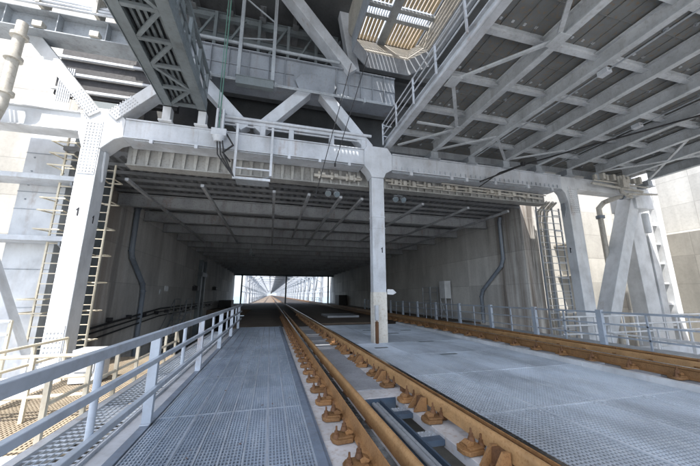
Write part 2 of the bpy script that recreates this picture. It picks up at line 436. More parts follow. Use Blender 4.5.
for k, j in enumerate(range(18)): copy_tree(f2, (RX2[1]-.19, 2.2+j*.78, .075), 'rusty rail fastener between the two rails of the far track', 'fasteners inside the far track')
# guard rail brackets
t = thing('guard_bracket', 'tall rusty steel bracket holding up the near right guard rail', 'bracket', (2.17, 2.75, 0), 'brackets of the near right guard rail')
for dy in (-.085, .085):
    m = M_(); m.prism([(2.04,-.012),(2.24,-.012),(2.24,.16),(2.17,.165)], 'Y', 2.75+dy-.018, 2.75+dy+.018); m.build('side_plate', RUST, t)
m = M_(); m.prism([(2.15,-.01),(2.245,-.01),(2.245,.15),(2.17,.15)], 'Y', 2.75-.069, 2.75+.069); m.cone((2.11,2.75,-.012), .03,.022,.05,6); m.build('back_plate', RUSTD, t)
for j in range(1, 15): copy_tree(t, (2.17, 2.75+j*.786*1.0*2, 0))

# ---------------------------------------------------------------- portal frame
YP = 10.08
t = thing('portal_frame', 'big pale grey steel portal of three columns spanning both tracks', 'portal frame', (3.75, YP, 0))
one = [(-.02,0),(.02,0),(.02,.25),(.0,.25),(-.05,.19),(-.05,.155),(-.02,.175)]
# crossbeam (box girder with proud flanges)
m = M_(); m.box(-4.715, 3.195, YP, YP+.6, 6.46, 7.06); m.box(4.345, 12.695, YP, YP+.6, 6.36, 6.98)
m.box(-4.7, 3.18, YP-.09, YP+.7, 6.42, 6.46); m.box(4.3, 12.6, YP-.09, YP+.7, 6.32, 6.36)
m.box(-4.71, 3.19, YP-.05, YP+.66, 7.06, 7.10); m.box(4.35, 12.69, YP-.07, YP+.68, 6.98, 7.02)
m.cuts = [(0,0),(8,6)]; 
for xx in (-2.6,.35,2.2): m.box(xx,xx+.012,YP-.004,YP+.6,6.465,7.055)
for xx in (6.3,8.6,10.9): m.box(xx,xx+.012,YP-.004,YP+.6,6.365,6.975)
m.cuts = [(0,0)]; m.build('crossbeam', PALE, t, .012)
# top chord pipe and its short posts over the left span
m = M_(); m.box(-2.0, 3.3, YP+.02, YP+.3, 7.50, 7.62); m.tube([(-2.1,YP-.02,7.66),(3.5,YP-.02,7.66)], .055); m.tube([(-2.0,YP+.1,7.44),(3.4,YP+.1,7.44)], .03)
for x in (-1.95, -.55, .45, 1.95, 3.2): m.box(x-.09, x+.09, YP+.03, YP+.27, 7.10, 7.50)
m.build('top_rail', PALE, t, .006)
m = M_(); 
for x in range(34):
    xx = 4.5+x*.24; m.box(xx, xx+.012, YP-.06, YP-.002, 6.38, 6.52)
m.build('stiffener', PALE, t)
# columns
def column(x0, x1, z0, z1, flare, mat=PALE):
    m = M_(); m.box(x0, x1, YP-.0, YP+.42, z0, z1); c = m.build('column', mat, t, .02)
    return c
m = M_(); m.box(-5.77, -5.27, YP, YP+.6, -1.2, 5.995); c1 = m.build('column', WHITE, t, .02)
m = M_(); m.prism([(-5.77,6.0),(-5.27,6.0),(-4.95,6.36),(-4.72,6.46),(-4.72,7.06),(-5.0,7.35),(-5.7,7.35),(-5.92,7.08),(-5.92,6.46)], 'Y', YP, YP+.6)
m.prism([(YP+.2,6.0),(YP+.42,6.0),(YP+.40,5.5),(YP+.31,5.0),(YP+.22,5.5)], 'X', -5.268, -5.20); m.build('gusset', WHITE, t, .02)
m = M_(); m.box(-5.74, -5.30, YP-.022, YP-.002, 5.15, 6.9); m.bolts((-5.69,YP-.022,5.24), (.085,0,0), (0,0,.098), (0,-1,0), 5, 17, .026, .022)
m.box(-5.74, -5.30, YP-.022, YP-.002, -.2, .8); m.bolts((-5.68,YP-.022,-.1), (.08,0,0), (0,0,.12), (0,-1,0), 5, 7, .026, .022)
m.build('splice_plate', WHITE, t)
for (px, off) in ((-5.52, 0),):
    m = M_(); m.prism([(px+u, 3.85+v) for u, v in one], 'Y', YP-.008, YP-.002); m.build('number_mark', MARK, c1)
m = M_(); m.prism([(YP+.3+u, 3.7+v) for u, v in one], 'X', -5.268, -5.263); m.build('number_mark', MARK, c1)
# left outer beam and V arms
m = M_(); m.box(-14.5, -5.92, YP+.02, YP+.4, 6.5, 7.08); m.box(-14.5, -5.94, YP-.06, YP+.5, 6.46, 6.5); m.box(-14.5,-5.94,YP-.06,YP+.5,7.08,7.11); m.build('outer_beam', WHITE, t, .01)
m = M_(); m.bar((-5.55,YP+.2,7.1), (-7.75,YP+.2,9.75), .36, .5, (0,1,0)); m.bar((-5.1,YP+.2,7.1), (-2.9,YP+.2,9.6), .36, .5, (0,1,0)); m.build('arm', WHITE, t, .015)
m = M_()
for sx, d in ((-5.66, (-.64,0,.77)), (-5.04, (.66,0,.75))):
    d = V(d); n = V((-d.z,0,d.x)); o = V((sx, YP-.052, 7.18)) - n*.17
    m.bolts(o, n*.085, d*.095, (0,-1,0), 5, 9, .026, .022)
m.build('splice_plate', WHITE, t)
# centre column with flared head
m = M_(); m.box(3.5, 3.99, YP, YP+.32, -.1, 5.975); c2 = m.build('column', PALE, t, .02)
m = M_(); m.prism([(3.5,5.98),(3.99,5.98),(4.08,6.18),(4.34,6.34),(4.34,6.99),(4.16,7.25),(3.32,7.25),(3.2,7.05),(3.2,6.42),(3.40,6.2)], 'Y', YP-.035, YP+.5); m.build('gusset', PALE, t, .02)
m = M_(); m.box(3.485, 4.005, YP-.015, YP+.335, 4.42, 4.46); m.box(3.485,4.005,YP-.015,YP+.335,4.0,4.03)
m.bolts((3.55,YP,4.1), (.07,0,0), (0,0,.1), (0,-1,0), 1, 3, .012, .012); m.build('collar', PALE, c2)
m = M_(); m.prism([(3.86+u*.9, 3.1+v*.8) for u, v in one], 'Y', YP-.008, YP-.002); m.build('number_mark', MARK, c2)
m = M_(); m.box(3.494, 3.996, YP-.006, YP+.326, -.02, 1.7); m.build('base_coat', steel('chalky_white', (.70,.68,.62), .7, .6, (.36,.26,.15), streak=.2), c2)
# right column
c3 = column(12.98, 13.62, -1.5, 6.3, 0, WHITE)
m = M_(); m.prism([(12.98,6.3),(13.62,6.3),(13.62,7.0),(12.7,7.0),(12.7,6.36),(12.86,6.2),(12.94,5.95),(12.98,5.8)], 'Y', YP+.0, YP+.42); m.build('gusset', WHITE, t, .02)
m = M_(); m.prism([(YP+.25+u, 3.45+v) for u, v in one], 'X', 12.972, 12.977); m.build('number_mark', MARK, c3)
m = M_(); m.box(13.64, 17.6, YP+.02, YP+.4, 6.45, 6.95); m.box(13.64, 17.6, YP-.05, YP+.5, 6.41, 6.45); m.box(13.64,17.6,YP-.05,YP+.5,6.95,6.98); m.build('outer_beam', WHITE, t, .01)
m = M_(); m.box(13.05, 13.55, YP-.02, YP-.002, 5.2, 6.5); m.bolts((13.1,YP-.02,5.28),(.1,0,0),(0,0,.1),(0,-1,0),5,12,.024,.025); m.build('splice_plate', WHITE, t)
m = M_(); m.prism([(YP+.12,5.75),(YP+.3,5.75),(YP+.34,5.5),(YP+.21,5.1),(YP+.08,5.5)], 'X', 12.88, 12.96); m.build('lug', MIDG, t)

# overhead truss
t = thing('overhead_truss', 'heavy grey steel truss of slanting members above the portal crossbeam', 'truss', (1.2, 10.4, 7.6))
m = M_(); m.box(-4.2, 4.6, 10.16, 10.8, 9.25, 10.45); m.box(-4.2, 4.6, 10.06, 10.95, 9.21, 9.25); m.box(-4.2,4.6,10.06,10.95,10.45,10.49)
for x in (-3.7,-3.2,-2.5,-1.9,-1.2,-.5,.1,2.1,2.6,3.1,3.6,4.1): m.box(x, x+.025, 10.07, 10.16, 9.25, 10.45)
m.box(-4.2,.45,10.12,10.16,9.82,9.86); m.box(2.15,4.6,10.12,10.16,9.82,9.86)
m.build('girder', OVERG, t, .012)
m = M_()
m.prism([(.65,9.2),(1.95,9.2),(2.1,9.55),(1.85,9.9),(.75,9.9),(.5,9.55)], 'Y', 10.02, 10.058)
m.build('gusset', OVERG, t, .008)
for a, b in (((1.0,9.35),(-.75,7.35)), ((1.6,9.35),(3.45,7.2)), ((-3.0,9.35),(-1.15,7.4))):
    m = M_(); m.bar((a[0],10.37,a[1]), (b[0],10.37,b[1]), .40, .46, (0,1,0)); m.build('diagonal', PALE, t, .015)
m = M_(); m.bar((-.55,10.25,14.4), (2.75,10.25,10.35), .42, .62, (0,1,0)); m.build('diagonal', PALE, t, .015)
m = M_(); m.bar((2.35,10.6,14.4), (3.0,10.6,10.5), .4, .4, (0,1,0)); m.build('strut', PALE, t, .015)

m = M_()
for y, z in ((11.6,12.2),(12.8,11.6),(11.3,12.9)): m.ibeam((-4.2,y,z),(2.4,y,z),.32,.18)
for x in (-3.9,-2.7,-1.0,.2,1.4): m.bar((x,11.2,10.5),(x,11.2,13.0),.12,.12); m.bar((x,11.25,10.6),(x+1.1,11.25,12.9),.08,.08)
m.build('rear_bracing', DARKG, t)
m = M_(); m.tube([(-4.2,9.98,10.62),(2.2,9.98,10.62)],.06,8); m.tube([(-4.2,9.95,9.12),(4.4,9.95,9.12)],.035,8); m.tube([(-4.2,9.92,9.05),(4.4,9.92,9.05)],.025,8)
for x in (-3.6,-2.4,-.2,2.3,3.2): m.box(x-.04,x+.04,9.9,10.06,9.0,9.2)
m.build('service_pipe', MIDG, t)
# upper deck with openings that let sun stripes through
def slab_holes(m, X, Y, z0, z1, holes):
    xs = sorted({X[0], X[1], *[a for h in holes for a in h[:2]]}); ys = sorted({Y[0], Y[1], *[a for h in holes for a in h[2:]]})
    for i in range(len(xs)-1):
        for j in range(len(ys)-1):
            cx = (xs[i]+xs[i+1])/2; cy = (ys[j]+ys[j+1])/2
            if any(h[0] < cx < h[1] and h[2] < cy < h[3] for h in holes): continue
            m.box(xs[i], xs[i+1], ys[j], ys[j+1], z0, z1)
LX0, LX1, LY0, LY1 = 2.75, 6.35, 6.2, 11.55
holes = [(LX0, LX1, LY0, LY1), (.3, 1.3, 6.55, 6.85), (.9, 1.5, 7.5, 8.0), (-1.95, -1.25, 5.95, 6.15), (-1.95, -1.25, 5.15, 5.3), (-1.95, -1.3, 4.35, 4.5), (-2.0, -1.2, 3.2, 3.5), (-2.0,-1.4,.1,.25), (-1.7,-1.3,-1.7,-1.6)]
t = thing('upper_road_deck', 'dark underside of the road deck high above the near track', 'deck', (1, 10, 13.6))
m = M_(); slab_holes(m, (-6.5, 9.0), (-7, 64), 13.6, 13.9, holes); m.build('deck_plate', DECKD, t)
m = M_()
for y in (12.2, 14.0, 16.0, 19, 22): m.ibeam((-6.5,y,13.1), (9,y,13.1), 1.0, .35)
m.build('crossbeam', TUNS, t)
m = M_()
for x in (-3.6,-2.2,-.9,.5): m.ibeam((x,11,13.3), (x,24,13.3), .6, .25)
m.build('stringer', TUNS, t)
m = M_()
for i in range(8):
    x = .3+i*.143; m.box(x-.03, x+.03, 6.55, 6.85, 13.7, 13.78)
for i in range(5): m.box(.9+i*.13,.95+i*.13,7.5,8.0,13.7,13.78)
m.build('grille', TUNS, t)
# light shaft with louvres
t = thing('louvre_shaft', 'chamfered grey shaft with beige louvre panels glowing overhead', 'louvre shaft', (4.5, 9, 11))
ring = [(LX0-.1,4.6),(LX0-.1,9.7),(LX0+.7,10.35),(LX1-1.0,10.35),(LX1-.35,9.6),(LX1-.35,4.6)]
m = M_()
for (x0,y0),(x1,y1) in zip(ring[:-1], ring[1:]):
    d = V((x1-x0,y1-y0,0)).normalized(); n = V((-d.y,d.x,0))*.02
    # slanting shaft wall widening to the louvre opening
    vs = []
    for (x,y), z, k in (((x0,y0),11.0,0),((x1,y1),11.0,0),((x1,y1),11.75,0),((x0,y0),11.75,0)):
        vs += [V((x,y,z))-n, V((x,y,z))+n]
    m.add(vs, [(0,2,4,6),(1,7,5,3),(0,1,3,2),(2,3,5,4),(4,5,7,6),(6,7,1,0)])
m.build('lower_skirt', OVERG, t)
m = M_()
top = [(LX0-.05,4.6),(LX0-.05,11.2),(LX0+.3,11.6),(LX1-.3,11.6),(LX1+.05,11.2),(LX1+.05,4.6)]
for i in range(5):
    a, b = ring[i], ring[i+1]; c, d = top[i+1], top[i]
    vs = [V((a[0],a[1],11.75)), V((b[0],b[1],11.75)), V((c[0],c[1],13.6)), V((d[0],d[1],13.6))]
    nn = (vs[1]-vs[0]).cross(vs[3]-vs[0]).normalized()*.02
    m.add([x-nn for x in vs]+[x+nn for x in vs], [(0,1,2,3),(7,6,5,4),(0,4,5,1),(1,5,6,2),(2,6,7,3),(3,7,4,0)])
m.build('shaft_wall', PIPEB, t)
m = M_(); m.box(LX0+1.62, LX0+1.98, LY0, LY1, 13.42, 13.58); m.box(LX0, LX1, 9.55, 9.72, 13.44, 13.57); m.box(LX0, LX1, 10.02, 10.2, 13.44, 13.57); m.build('frame', MIDG, t)
m = M_()
for (xa, xb) in ((LX0+.05, LX0+1.6), (LX0+2.0, LX1-.05)):
    for (ya, yb) in ((LY0, 9.54), (10.21, LY1)):
        m.cut()
        n = 9
        for i in range(n):
            x = xa+(xb-xa)*(i+.5)/n; m.box(x-.062, x+.062, ya, yb, 13.61, 13.70)
m.build_each('louvre_panel', LOUV, t)
m = M_()
for i in range(32):
    x = LX0+.05+i*.112; m.box(x-.018, x+.018, 9.73, 10.01, 13.5, 13.55)
m.build('grille_strip', PALE, t)

# ---------------------------------------------------------------- right roof deck
RZ = 7.78
t = thing('road_deck', 'wide steel roof over the right track with long beams and stained plates', 'deck', (11, 4, 7.4))
m = M_(); m.box(4.42, 18.5, -3.6, 10.9, RZ, RZ+.12); m.build('deck_plate', DPLATE, t)
for i in range(9):
    x = 4.42+i*1.745
    if i == 0: continue
    m = M_(); m.ibeam((x,-3.6,7.52), (x,10.0,7.53), .42, .19, .035, .016); m.build('stringer', ROOFB, t)
ys = [y for y in (-3.35,-1.8,-.25,1.65,3.2,4.8,6.35,7.9,9.45)]
for y in ys:
    m = M_()
    for i in range(8):
        x = 4.42+i*1.745; m.ibeam((x+.012,y,7.68),(x+1.733,y,7.68), .18, .15, .016, .012)
        for q in range(4): m.box(x+.3+q*.33, x+.36+q*.33, y-.25, y-.19, RZ-.02, RZ-.001)
    m.build('cross_member', ROOFB, t)
m = M_()
for x in range(8):
    for q in (.44,.87,1.31):
        xx = 4.42+x*1.745+q; m.box(xx-.006,xx+.006,-3.6,10.6,RZ-.025,RZ-.001)
for y in ys:
    m.box(4.5,18.4,y+.72,y+.735,RZ-.02,RZ-.0012)
m.build('plate_seam', DPLATE, t)
# plate ribs and round fittings
m = M_()
for y in ys:
    for i in range(8):
        for q in range(3):
            if random.random() < .40:
                x = 4.42+i*1.745+.35+q*.5; yy = y+random.uniform(.35,1.0)
                m.tube([(x,yy,RZ-.02),(x,yy,RZ+.001)], .06, 8); m.tube([(x,yy,RZ-.06),(x,yy,RZ-.02)], .025, 6)
m.build('fitting', MIDG, t)
m = M_()
zz = 7.36
A = [(4.55,9.9),(6.1,8.3),(4.55,6.2),(6.1,4.4),(4.55,2.4),(6.1,.6)]
for a, b in zip(A[:-1], A[1:]): m.bar((*a, zz), (*b, zz), .10, .05)
m.bar((4.55,8.3,zz+.02),(6.1,8.3,zz+.02),.08,.05); m.bar((6.1,9.95,zz),(7.85,8.4,zz),.10,.05); m.bar((7.85,8.4,zz),(9.6,9.95,zz),.10,.05); m.bar((9.6,9.95,zz),(11.3,8.6,zz),.09,.05)
m.bar((14.9,9.9,zz),(18.3,6.4,zz),.10,.05); m.bar((18.3,9.9,zz),(14.9,6.6,zz+.05),.10,.05)
for x, y in A[1:5]: m.box(x-.16, x+.16, y-.2, y+.2, zz-.055, zz-.03)
m.build('brace', ROOFB, t)
m = M_()
for i in range(1, 9):
    x = 4.42+i*1.745; m.box(x-.16, x+.16, 9.95, 10.5, 7.03, 7.31); m.box(x-.24,x+.24,9.9,10.6,6.985 if x<12.9 else 6.99,7.03)
m.ibeam((4.4,10.72,7.7),(18.4,10.72,7.7), .6,.3,.03)
m.build('bearing', MIDG, t)
t = thing('roof_conduit', 'thin grey conduits clipped across the long beams of the right roof', 'pipes', (11, 6, 7.2))
m = M_()
m.tube([(8.0,-3,7.24),(8.05,4,7.22),(8.0,9.8,7.25)],.02,8); m.tube([(11.8,-3,7.3),(11.75,5,7.2),(11.85,9.9,7.24)],.018,8)
m.build('conduit', MIDG, t)
m = M_()
for x, y in ((8.05,4.8),(11.78,6.4)): m.box(x-.09,x+.09,y-.12,y+.12,7.16,7.29)
m.build('junction_box', PALE, t)
# edge girder with handrail
t = thing('edge_girder', 'pale steel edge girder carrying a maintenance handrail over the middle column', 'girder', (4.3, 5, 7.4))
m = M_(); m.ibeam((4.27,-3.6,7.54), (4.27,10.45,7.54), .40, .19, .04, .02); m.tube([(4.16,-3.6,7.40),(4.16,10.3,7.40)], .05, 12); m.build('girder', PALE, t)
m = M_()
for z in (7.9, 8.16, 8.42): m.tube([(4.08,-2,z),(4.08,10.3,z)], .022, 8)
m.build('handrail', PALE, t)
for j in range(9):
    m = M_(); m.bar((4.08,10.3-j*1.35,7.5),(4.08,10.3-j*1.35,8.44), .05,.05); m.build('post', PALE, t)
m = M_(); m.tube([(4.08,10.3,8.42),(4.25,10.4,8.42),(4.5,10.4,8.42)], .022, 8); m.tube([(4.08,10.3,7.9),(4.5,10.4,7.9)], .022, 8); m.build('end_rail', PALE, t)

# ---------------------------------------------------------------- gantry at upper left
t = thing('maintenance_gantry', 'dark blue grey maintenance gantry with braced underside overhead', 'gantry', (-3, 6, 7.7))
gx0, gx1, gz = -3.68, -2.42, 7.68
m = M_(); m.box(gx0, gx0+.26, -6, 9.95, gz, gz+.10); m.box(gx1-.26, gx1, -6, 9.95, gz, gz+.10); m.box(gx0-.03, gx0, -6, 9.95, gz-.02, gz+.34); m.box(gx1, gx1+.03, -6, 9.95, gz-.02, gz+.34); m.build('side_beam', DARKG, t, .008)
m = M_()
yy = [9.85, 9.0, 8.1, 7.2, 6.3, 5.4, 4.5, 3.6, 2.7]
for k, y in enumerate(yy):
    m.box(gx0+.262, gx1-.262, y-.05, y+.05, gz+.004, gz+.08)
    if k < len(yy)-1:
        a, b = ((gx0+.24, y), (gx1-.24, yy[k+1])) if (k % 3) != 1 else ((gx1-.24, y), (gx0+.24, yy[k+1]))
        m.bar((*a, gz+.045), (*b, gz+.045), .09, .07)
m.build('brace', DARKG, t)
m = M_()
for i in range(7):
    x = gx0+.2+i*.145; m.box(x-.035, x+.035, -6, 9.9, gz+.16, gz+.24)
m.build('floor_slat', DARKG, t)
m = M_(); m.box(gx0+.05, gx1-.05, -6, 9.9, gz+.30, gz+.33); m.build('floor_plate', TUNS, t)
for sx in (gx1-.02,):
    m = M_()
    m.bar((sx,-6,gz+1.35),(sx,9.9,gz+1.35), .10,.12); m.bar((sx,-6,gz+.75),(sx,9.9,gz+.75), .05,.06)
    for k in range(9):
        y = 9.8-k*1.1; m.bar((sx,y,gz+.3),(sx,y,gz+1.35), .09,.09); 
        m.bar((sx,y,gz+.4),(sx,y-1.1,gz+1.3), .06,.06)
    m.build('side_truss', DARKG, t)
m = M_()
for x in (gx0+.1, gx1-.1): m.box(x-.12, x+.12, 9.97, 10.25, 7.11, 7.66); m.box(x-.2,x+.2,9.9,10.3,7.112,7.16)
m.build('bearing_foot', WHITE, t)

# ---------------------------------------------------------------- upper left girder with conduits
t = thing('outer_girder', 'grey cross girder at the upper left carrying bundled pipes', 'girder', (-7, 10, 9.6))
m = M_(); m.box(-15, -3.7, 9.95, 10.05, 9.5, 10.15); m.box(-15, -3.7, 9.7, 10.4, 9.46, 9.5); m.box(-15,-3.7,9.7,10.4,10.15,10.19)
for k in range(9): m.box(-14.6+k*1.3, -14.57+k*1.3, 9.72, 9.95, 9.5, 10.15)
m.build('girder', MIDG, t, .006)
m = M_()
for k, (y, z, r) in enumerate(((9.55,10.35,.05),(9.6,10.5,.04),(9.7,10.62,.045),(9.8,10.75,.035),(9.65,10.9,.03),(9.5,10.2,.04))):
    m.tube([(-15,y,z),(-9,y,z+.05*math.sin(k)),(-6,y,z),(-3.75,y,z+.04)], r, 8)
m.build('conduit', PALE, t)
m = M_()
for k in range(7):
    x = -13+k*1.45; m.box(x-.05,x+.05,9.45,9.95,10.2,10.95); m.box(x-.12,x+.12,9.62,9.82,9.52,9.7)
m.build('clamp', PIPEB, t)
m = M_()
for x in (-13.2,-11,-8.8): m.ibeam((x,-4,10.6),(x,9.65,10.6), .5,.25)
for y in (7.4,5.6,3.8,2): m.ibeam((-15,y,10.95),(-8.5,y,10.95),.2,.15)
m.build('rafter', WHITE, t)
m = M_()
for k in range(34): m.box(-11.9+k*.1, -11.832+k*.1, 3, 9.5, 11.08, 11.12)
m.build('roof_grating', PALE, t)
# vertical drain pipe upper left
t = thing('drain_pipe', 'beige flanged drain pipe dropping past the upper left beam', 'pipe', (-7.4, 9.5, 6))
m = M_(); m.tube([(-7.42,9.5,9.4),(-7.42,9.5,8.9),(-7.42,9.5,6.75),(-7.5,9.5,6.35),(-8.2,9.5,6.15),(-10,9.5,6.1)], .13, 14); m.build('pipe', PIPEB, t)
m = M_()
for z in (8.95, 8.2, 7.1): m.tube([(-7.42,9.5,z-.05),(-7.42,9.5,z+.05)], .2, 14)
m.build('flange', PIPEB, t)

# ---------------------------------------------------------------- concrete walls
m = M_(); m.box(-7.9, -6.95, 13.2, 64, -6.8, 13.5); tag(m.build('tunnel_wall', LWALL), 'stained concrete wall along the left side of the tunnel', 'wall')
m = M_(); m.box(12.75, 13.7, 12.6, 66, -6.8, 13.5); tag(m.build('tunnel_wall', RWALL), 'rust streaked concrete wall along the right side of the tunnel', 'wall')
m = M_(); m.box(-22, -7.92, 14.2, 15, -6.8, 16); tag(m.build('end_wall', EWALL), 'sunlit concrete wall behind the platforms at far left', 'wall')
m = M_(); m.box(13.72, 22.4, 14.6, 15.4, -6.8, 14); tag(m.build('end_wall', EWALL), 'pale concrete wall behind the slanting braces at right', 'wall')
m = M_(); m.box(22.4, 23.2, -16, 15.4, -6.8, 10.5); tag(m.build('side_wall', SWALL), 'bright jointed concrete side wall at the far right edge', 'wall')
m = M_(); m.box(21.4, 22.38, 2, 11.9, -6.8, 4.9); tag(m.build('shade_block', concrete('shaded_wall_grey', (.33,.315,.28), 3.4, 1.5, 'Y', dark=.3)), 'added block in darker concrete standing for the shaded lower part of the right side wall', 'wall')  # block added; its darker colour stands for a shaded wall patch
m = M_(); m.box(-6.93, 12.73, 16.5, 16.8, 6.55, 13.55); tag(m.build('backdrop', DECKD), 'added black bulkhead above the tunnel roof behind the overhead truss', 'backdrop')  # sheet added; its black colour paints the shade of the void
# black plate painting in the dark of window-like openings, high on left
t = thing('dark_openings', 'black plate standing for dark window-like openings above the left beam', 'panel', (-7.3, 13, 9.4))
m = M_(); m.box(-8.7, -4.3, 13.05, 13.3, 9.4, 12.2); m.build('panel', BLACK, t)
m = M_()
for z in (9.55, 10.25, 11.0): m.box(-8.75, -4.25, 12.9, 13.0, z, z+.1)
for k in range(7): m.box(-8.5+k*.07, -8.46+k*.07, 12.86, 12.9, 9.0, 10.5)
m.build('frame', PALE, t)
# ---------------------------------------------------------------- tunnel ceiling
t = thing('tunnel_ceiling', 'dark steel tunnel ceiling of beams and plates over the tracks', 'ceiling', (3, 36, 6))
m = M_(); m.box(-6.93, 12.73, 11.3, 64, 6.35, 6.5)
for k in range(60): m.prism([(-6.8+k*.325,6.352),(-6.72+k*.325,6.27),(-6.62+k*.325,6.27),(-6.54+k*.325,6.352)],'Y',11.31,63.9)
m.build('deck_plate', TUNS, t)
for k in range(17):
    y = 15.2+k*3.05; m = M_(); m.ibeam((-6.9,y,5.86),(12.7,y,5.86), .56, .30, .03, .02); m.build('cross_girder', TUNG, t)
for x in (-5.0,-2.6,-.05,1.3,2.6,3.5,6.3,8.6,10.8):
    m = M_(); m.bar((x,11.35,5.52),(x,21.2 if int(x*10)%2 else 24.3,5.52), .11,.10); m.build('stringer', TUNG, t)
m = M_()
for k in range(66):
    y = 11.8+k*.76; m.bar((-6.9,y,6.20),(12.7,y,6.20), .06,.12)
m.build('rib', TUNS, t)

t = thing('soffit_beam', 'weathered ribbed end beam hanging just behind the portal crossbeam', 'beam', (3, 10.95, 6))
m = M_(); m.box(-4.9, 12.6, 10.95, 11.25, 5.9, 6.62); m.box(-4.9, 12.6, 10.85, 11.3, 5.86, 5.9); m.build('beam', steel('weathered_beam', (.36,.36,.345), .7, .5, (.13,.11,.09), streak=.35), t)
m = M_()
for k in range(46):
    x = -4.7+k*.375; m.prism([(x,5.9),(x+.07,5.9),(x+.1,6.5),(x-.03,6.5)], 'Y', 10.86, 10.948)
m.build('rib', steel('weathered_rib', (.40,.40,.38), .7, .5, (.12,.10,.08), streak=.35), t)
# pipes/cabling under soffit
t = thing('pipe_bundle', 'tangle of pipes and valves along the ribbed beam over the right track', 'pipes', (6, 10.8, 6.1))
m = M_()
m.tube([(1.4,10.75,6.12),(3.3,10.75,6.12)], .07); m.tube([(4.3,10.75,6.2),(6.4,10.78,6.12),(8.6,10.72,6.16),(12.2,10.72,6.05)], .05); m.tube([(6.8,10.6,6.25),(12.3,10.6,6.18)], .03)
m.tube([(4.4,10.66,6.02),(7.2,10.66,5.98),(10.5,10.66,6.0)], .025)
m.build('pipe', PIPEB, t)
m = M_()
for x in (1.6,2.1,2.7,3.0,4.6,5.0,5.4,6.1,7.0,7.4,8.1,9.2,9.6,10.4,11.2): 
    m.tube([(x,10.75,6.0),(x,10.75,6.28)], .05, 8); m.box(x+.07,x+.22,10.62,10.8,6.02+random.uniform(-.05,.1),6.2)
m.build('valve', PIPEB, t)

t = thing('beam_conduit', 'thin conduits and small boxes clipped along the crossbeam underside', 'pipes', (4, 10.4, 6.3))
m = M_(); m.tube([(-4.4,10.0,6.36),(-1.5,9.99,6.37),(3.2,10.0,6.35)],.018,6); m.tube([(4.3,10.0,6.26),(8,9.99,6.25),(12.6,10.0,6.27)],.022,6); m.tube([(4.3,9.98,6.21),(12.5,9.98,6.2)],.014,6)
m.build('conduit', MIDG, t)
m = M_()
for x in (-3.9,-2.6,.4,1.5,2.6): m.box(x-.05,x+.05,9.96,10.06,6.30,6.42)
for x in (5.1,6.9,7.6,9.0,10.7,12.0): m.box(x-.06,x+.06,9.95,10.06,6.17,6.32)
m.build('clip_box', PALE, t)
t = thing('deck_debris', 'scattered small grit and leaves lying on the walkway grating', 'litter', (0, 8, 0))
m = M_()
for k in range(60):
    x, y, a, r_ = random.uniform(-1.25,.5), random.uniform(2,15), random.uniform(0,6.3), random.uniform(.008,.022)
    m.add([(x+r_*math.cos(a+q*2.1), y+r_*math.sin(a+q*2.1), .006+.004*(q%2)) for q in range(3)]+[(x,y,.014)], [(0,1,3),(1,2,3),(2,0,3),(0,2,1)])
m.build('leaf_scrap', RUSTD, t); t.children[0]['kind'] = 'stuff'
# ---------------------------------------------------------------- drain pipes on walls
def wallpipe(label, x, pts, r=.12):
    t = thing('drain_pipe', label, 'pipe', (x, pts[-1][0], -1))
    m = M_(); m.tube([(x+o, y, z) for y, z, o in pts], r, 14); m.build('pipe', PIPEG, t)
    m = M_()
    for (y, z, o) in pts[1:-1]: m.tube([(x+o, y, z-.03), (x+o, y, z+.03)], r*1.25, 12)
    m.build('collar', PIPEG, t)
wallpipe('blue grey drain pipe bending down the left tunnel wall', -6.78, [(17.2,6.1,0),(17.0,5.9,0),(17.0,3.75,0),(17.2,3.4,0),(18.9,2.2,0),(19.1,1.8,0),(19.1,-2.4,0)])
wallpipe('blue grey drain pipe bending down the right tunnel wall', 12.6, [(13.9,6.0,0),(14.0,5.7,0),(14.0,3.6,0),(14.2,3.2,0),(15.9,1.9,0),(16.1,1.5,0),(16.1,-.06,0)], .10)
# wall fittings inside the tunnel
t = thing('wall_sign', 'small white rectangular sign on the left tunnel wall', 'sign', (-6.93, 23.4, 2))
m = M_(); m.box(-6.94, -6.90, 23.0, 23.75, 1.85, 2.2); m.build('plate', WHITE, t)
m = M_(); m.box(-6.94, -6.90, 22.1, 22.3, 1.65, 1.95); m.build('label_plate', WHITE, t)
t = thing('switch_box', 'white upright switch cabinet in a frame by the right tunnel wall', 'cabinet', (12.3, 19.6, 0))
m = M_(); m.box(12.1, 12.6, 19.3, 20.0, 1.35, 2.6); m.build('cabinet', WHITE, t, .02)
m = M_()
for (x,y) in ((12.12,19.32),(12.58,19.32),(12.12,19.98),(12.58,19.98)): m.bar((x,y,-.06),(x,y,1.35),.05,.05)
m.bar((12.12,19.32,.2),(12.12,19.98,1.2),.04,.04); m.bar((12.12,19.98,.2),(12.12,19.32,1.2),.04,.04); m.build('stand', PALE, t)
t = thing('scaffold_frame', 'thin grey scaffold frame beside the white switch cabinet', 'scaffold', (12.3, 21.5, 0))
m = M_()
for y in (21.0,22.2):
    for x in (11.9,12.5): m.bar((x,y,-.06),(x,y,2.2),.05,.05)
for z in (.6,1.2,1.8,2.2):
    m.bar((11.9,21,z),(11.9,22.2,z),.04,.04); m.bar((11.9,21,z),(12.5,21,z),.04,.04)
m.build('frame', MIDG, t)
t = thing('pipe_rail', 'dark horizontal pipes strung low along the left tunnel wall', 'pipes', (-6.7, 20, .6))
m = M_()
for z, r in ((.75,.05),(.55,.04),(.3,.04)): m.tube([(-6.75,13.4,z-.5),(-6.75,22,z),(-6.75,40,z+.05)], r, 8)
for k in range(14): m.box(-6.92,-6.68,14+k*1.9,14.05+k*1.9,.42,.62)
m.build('pipe', BLACK, t)
t = thing('access_stair', 'dark steel access stair against the left tunnel wall', 'stair', (-6.3, 24, -2.4))
m = M_()
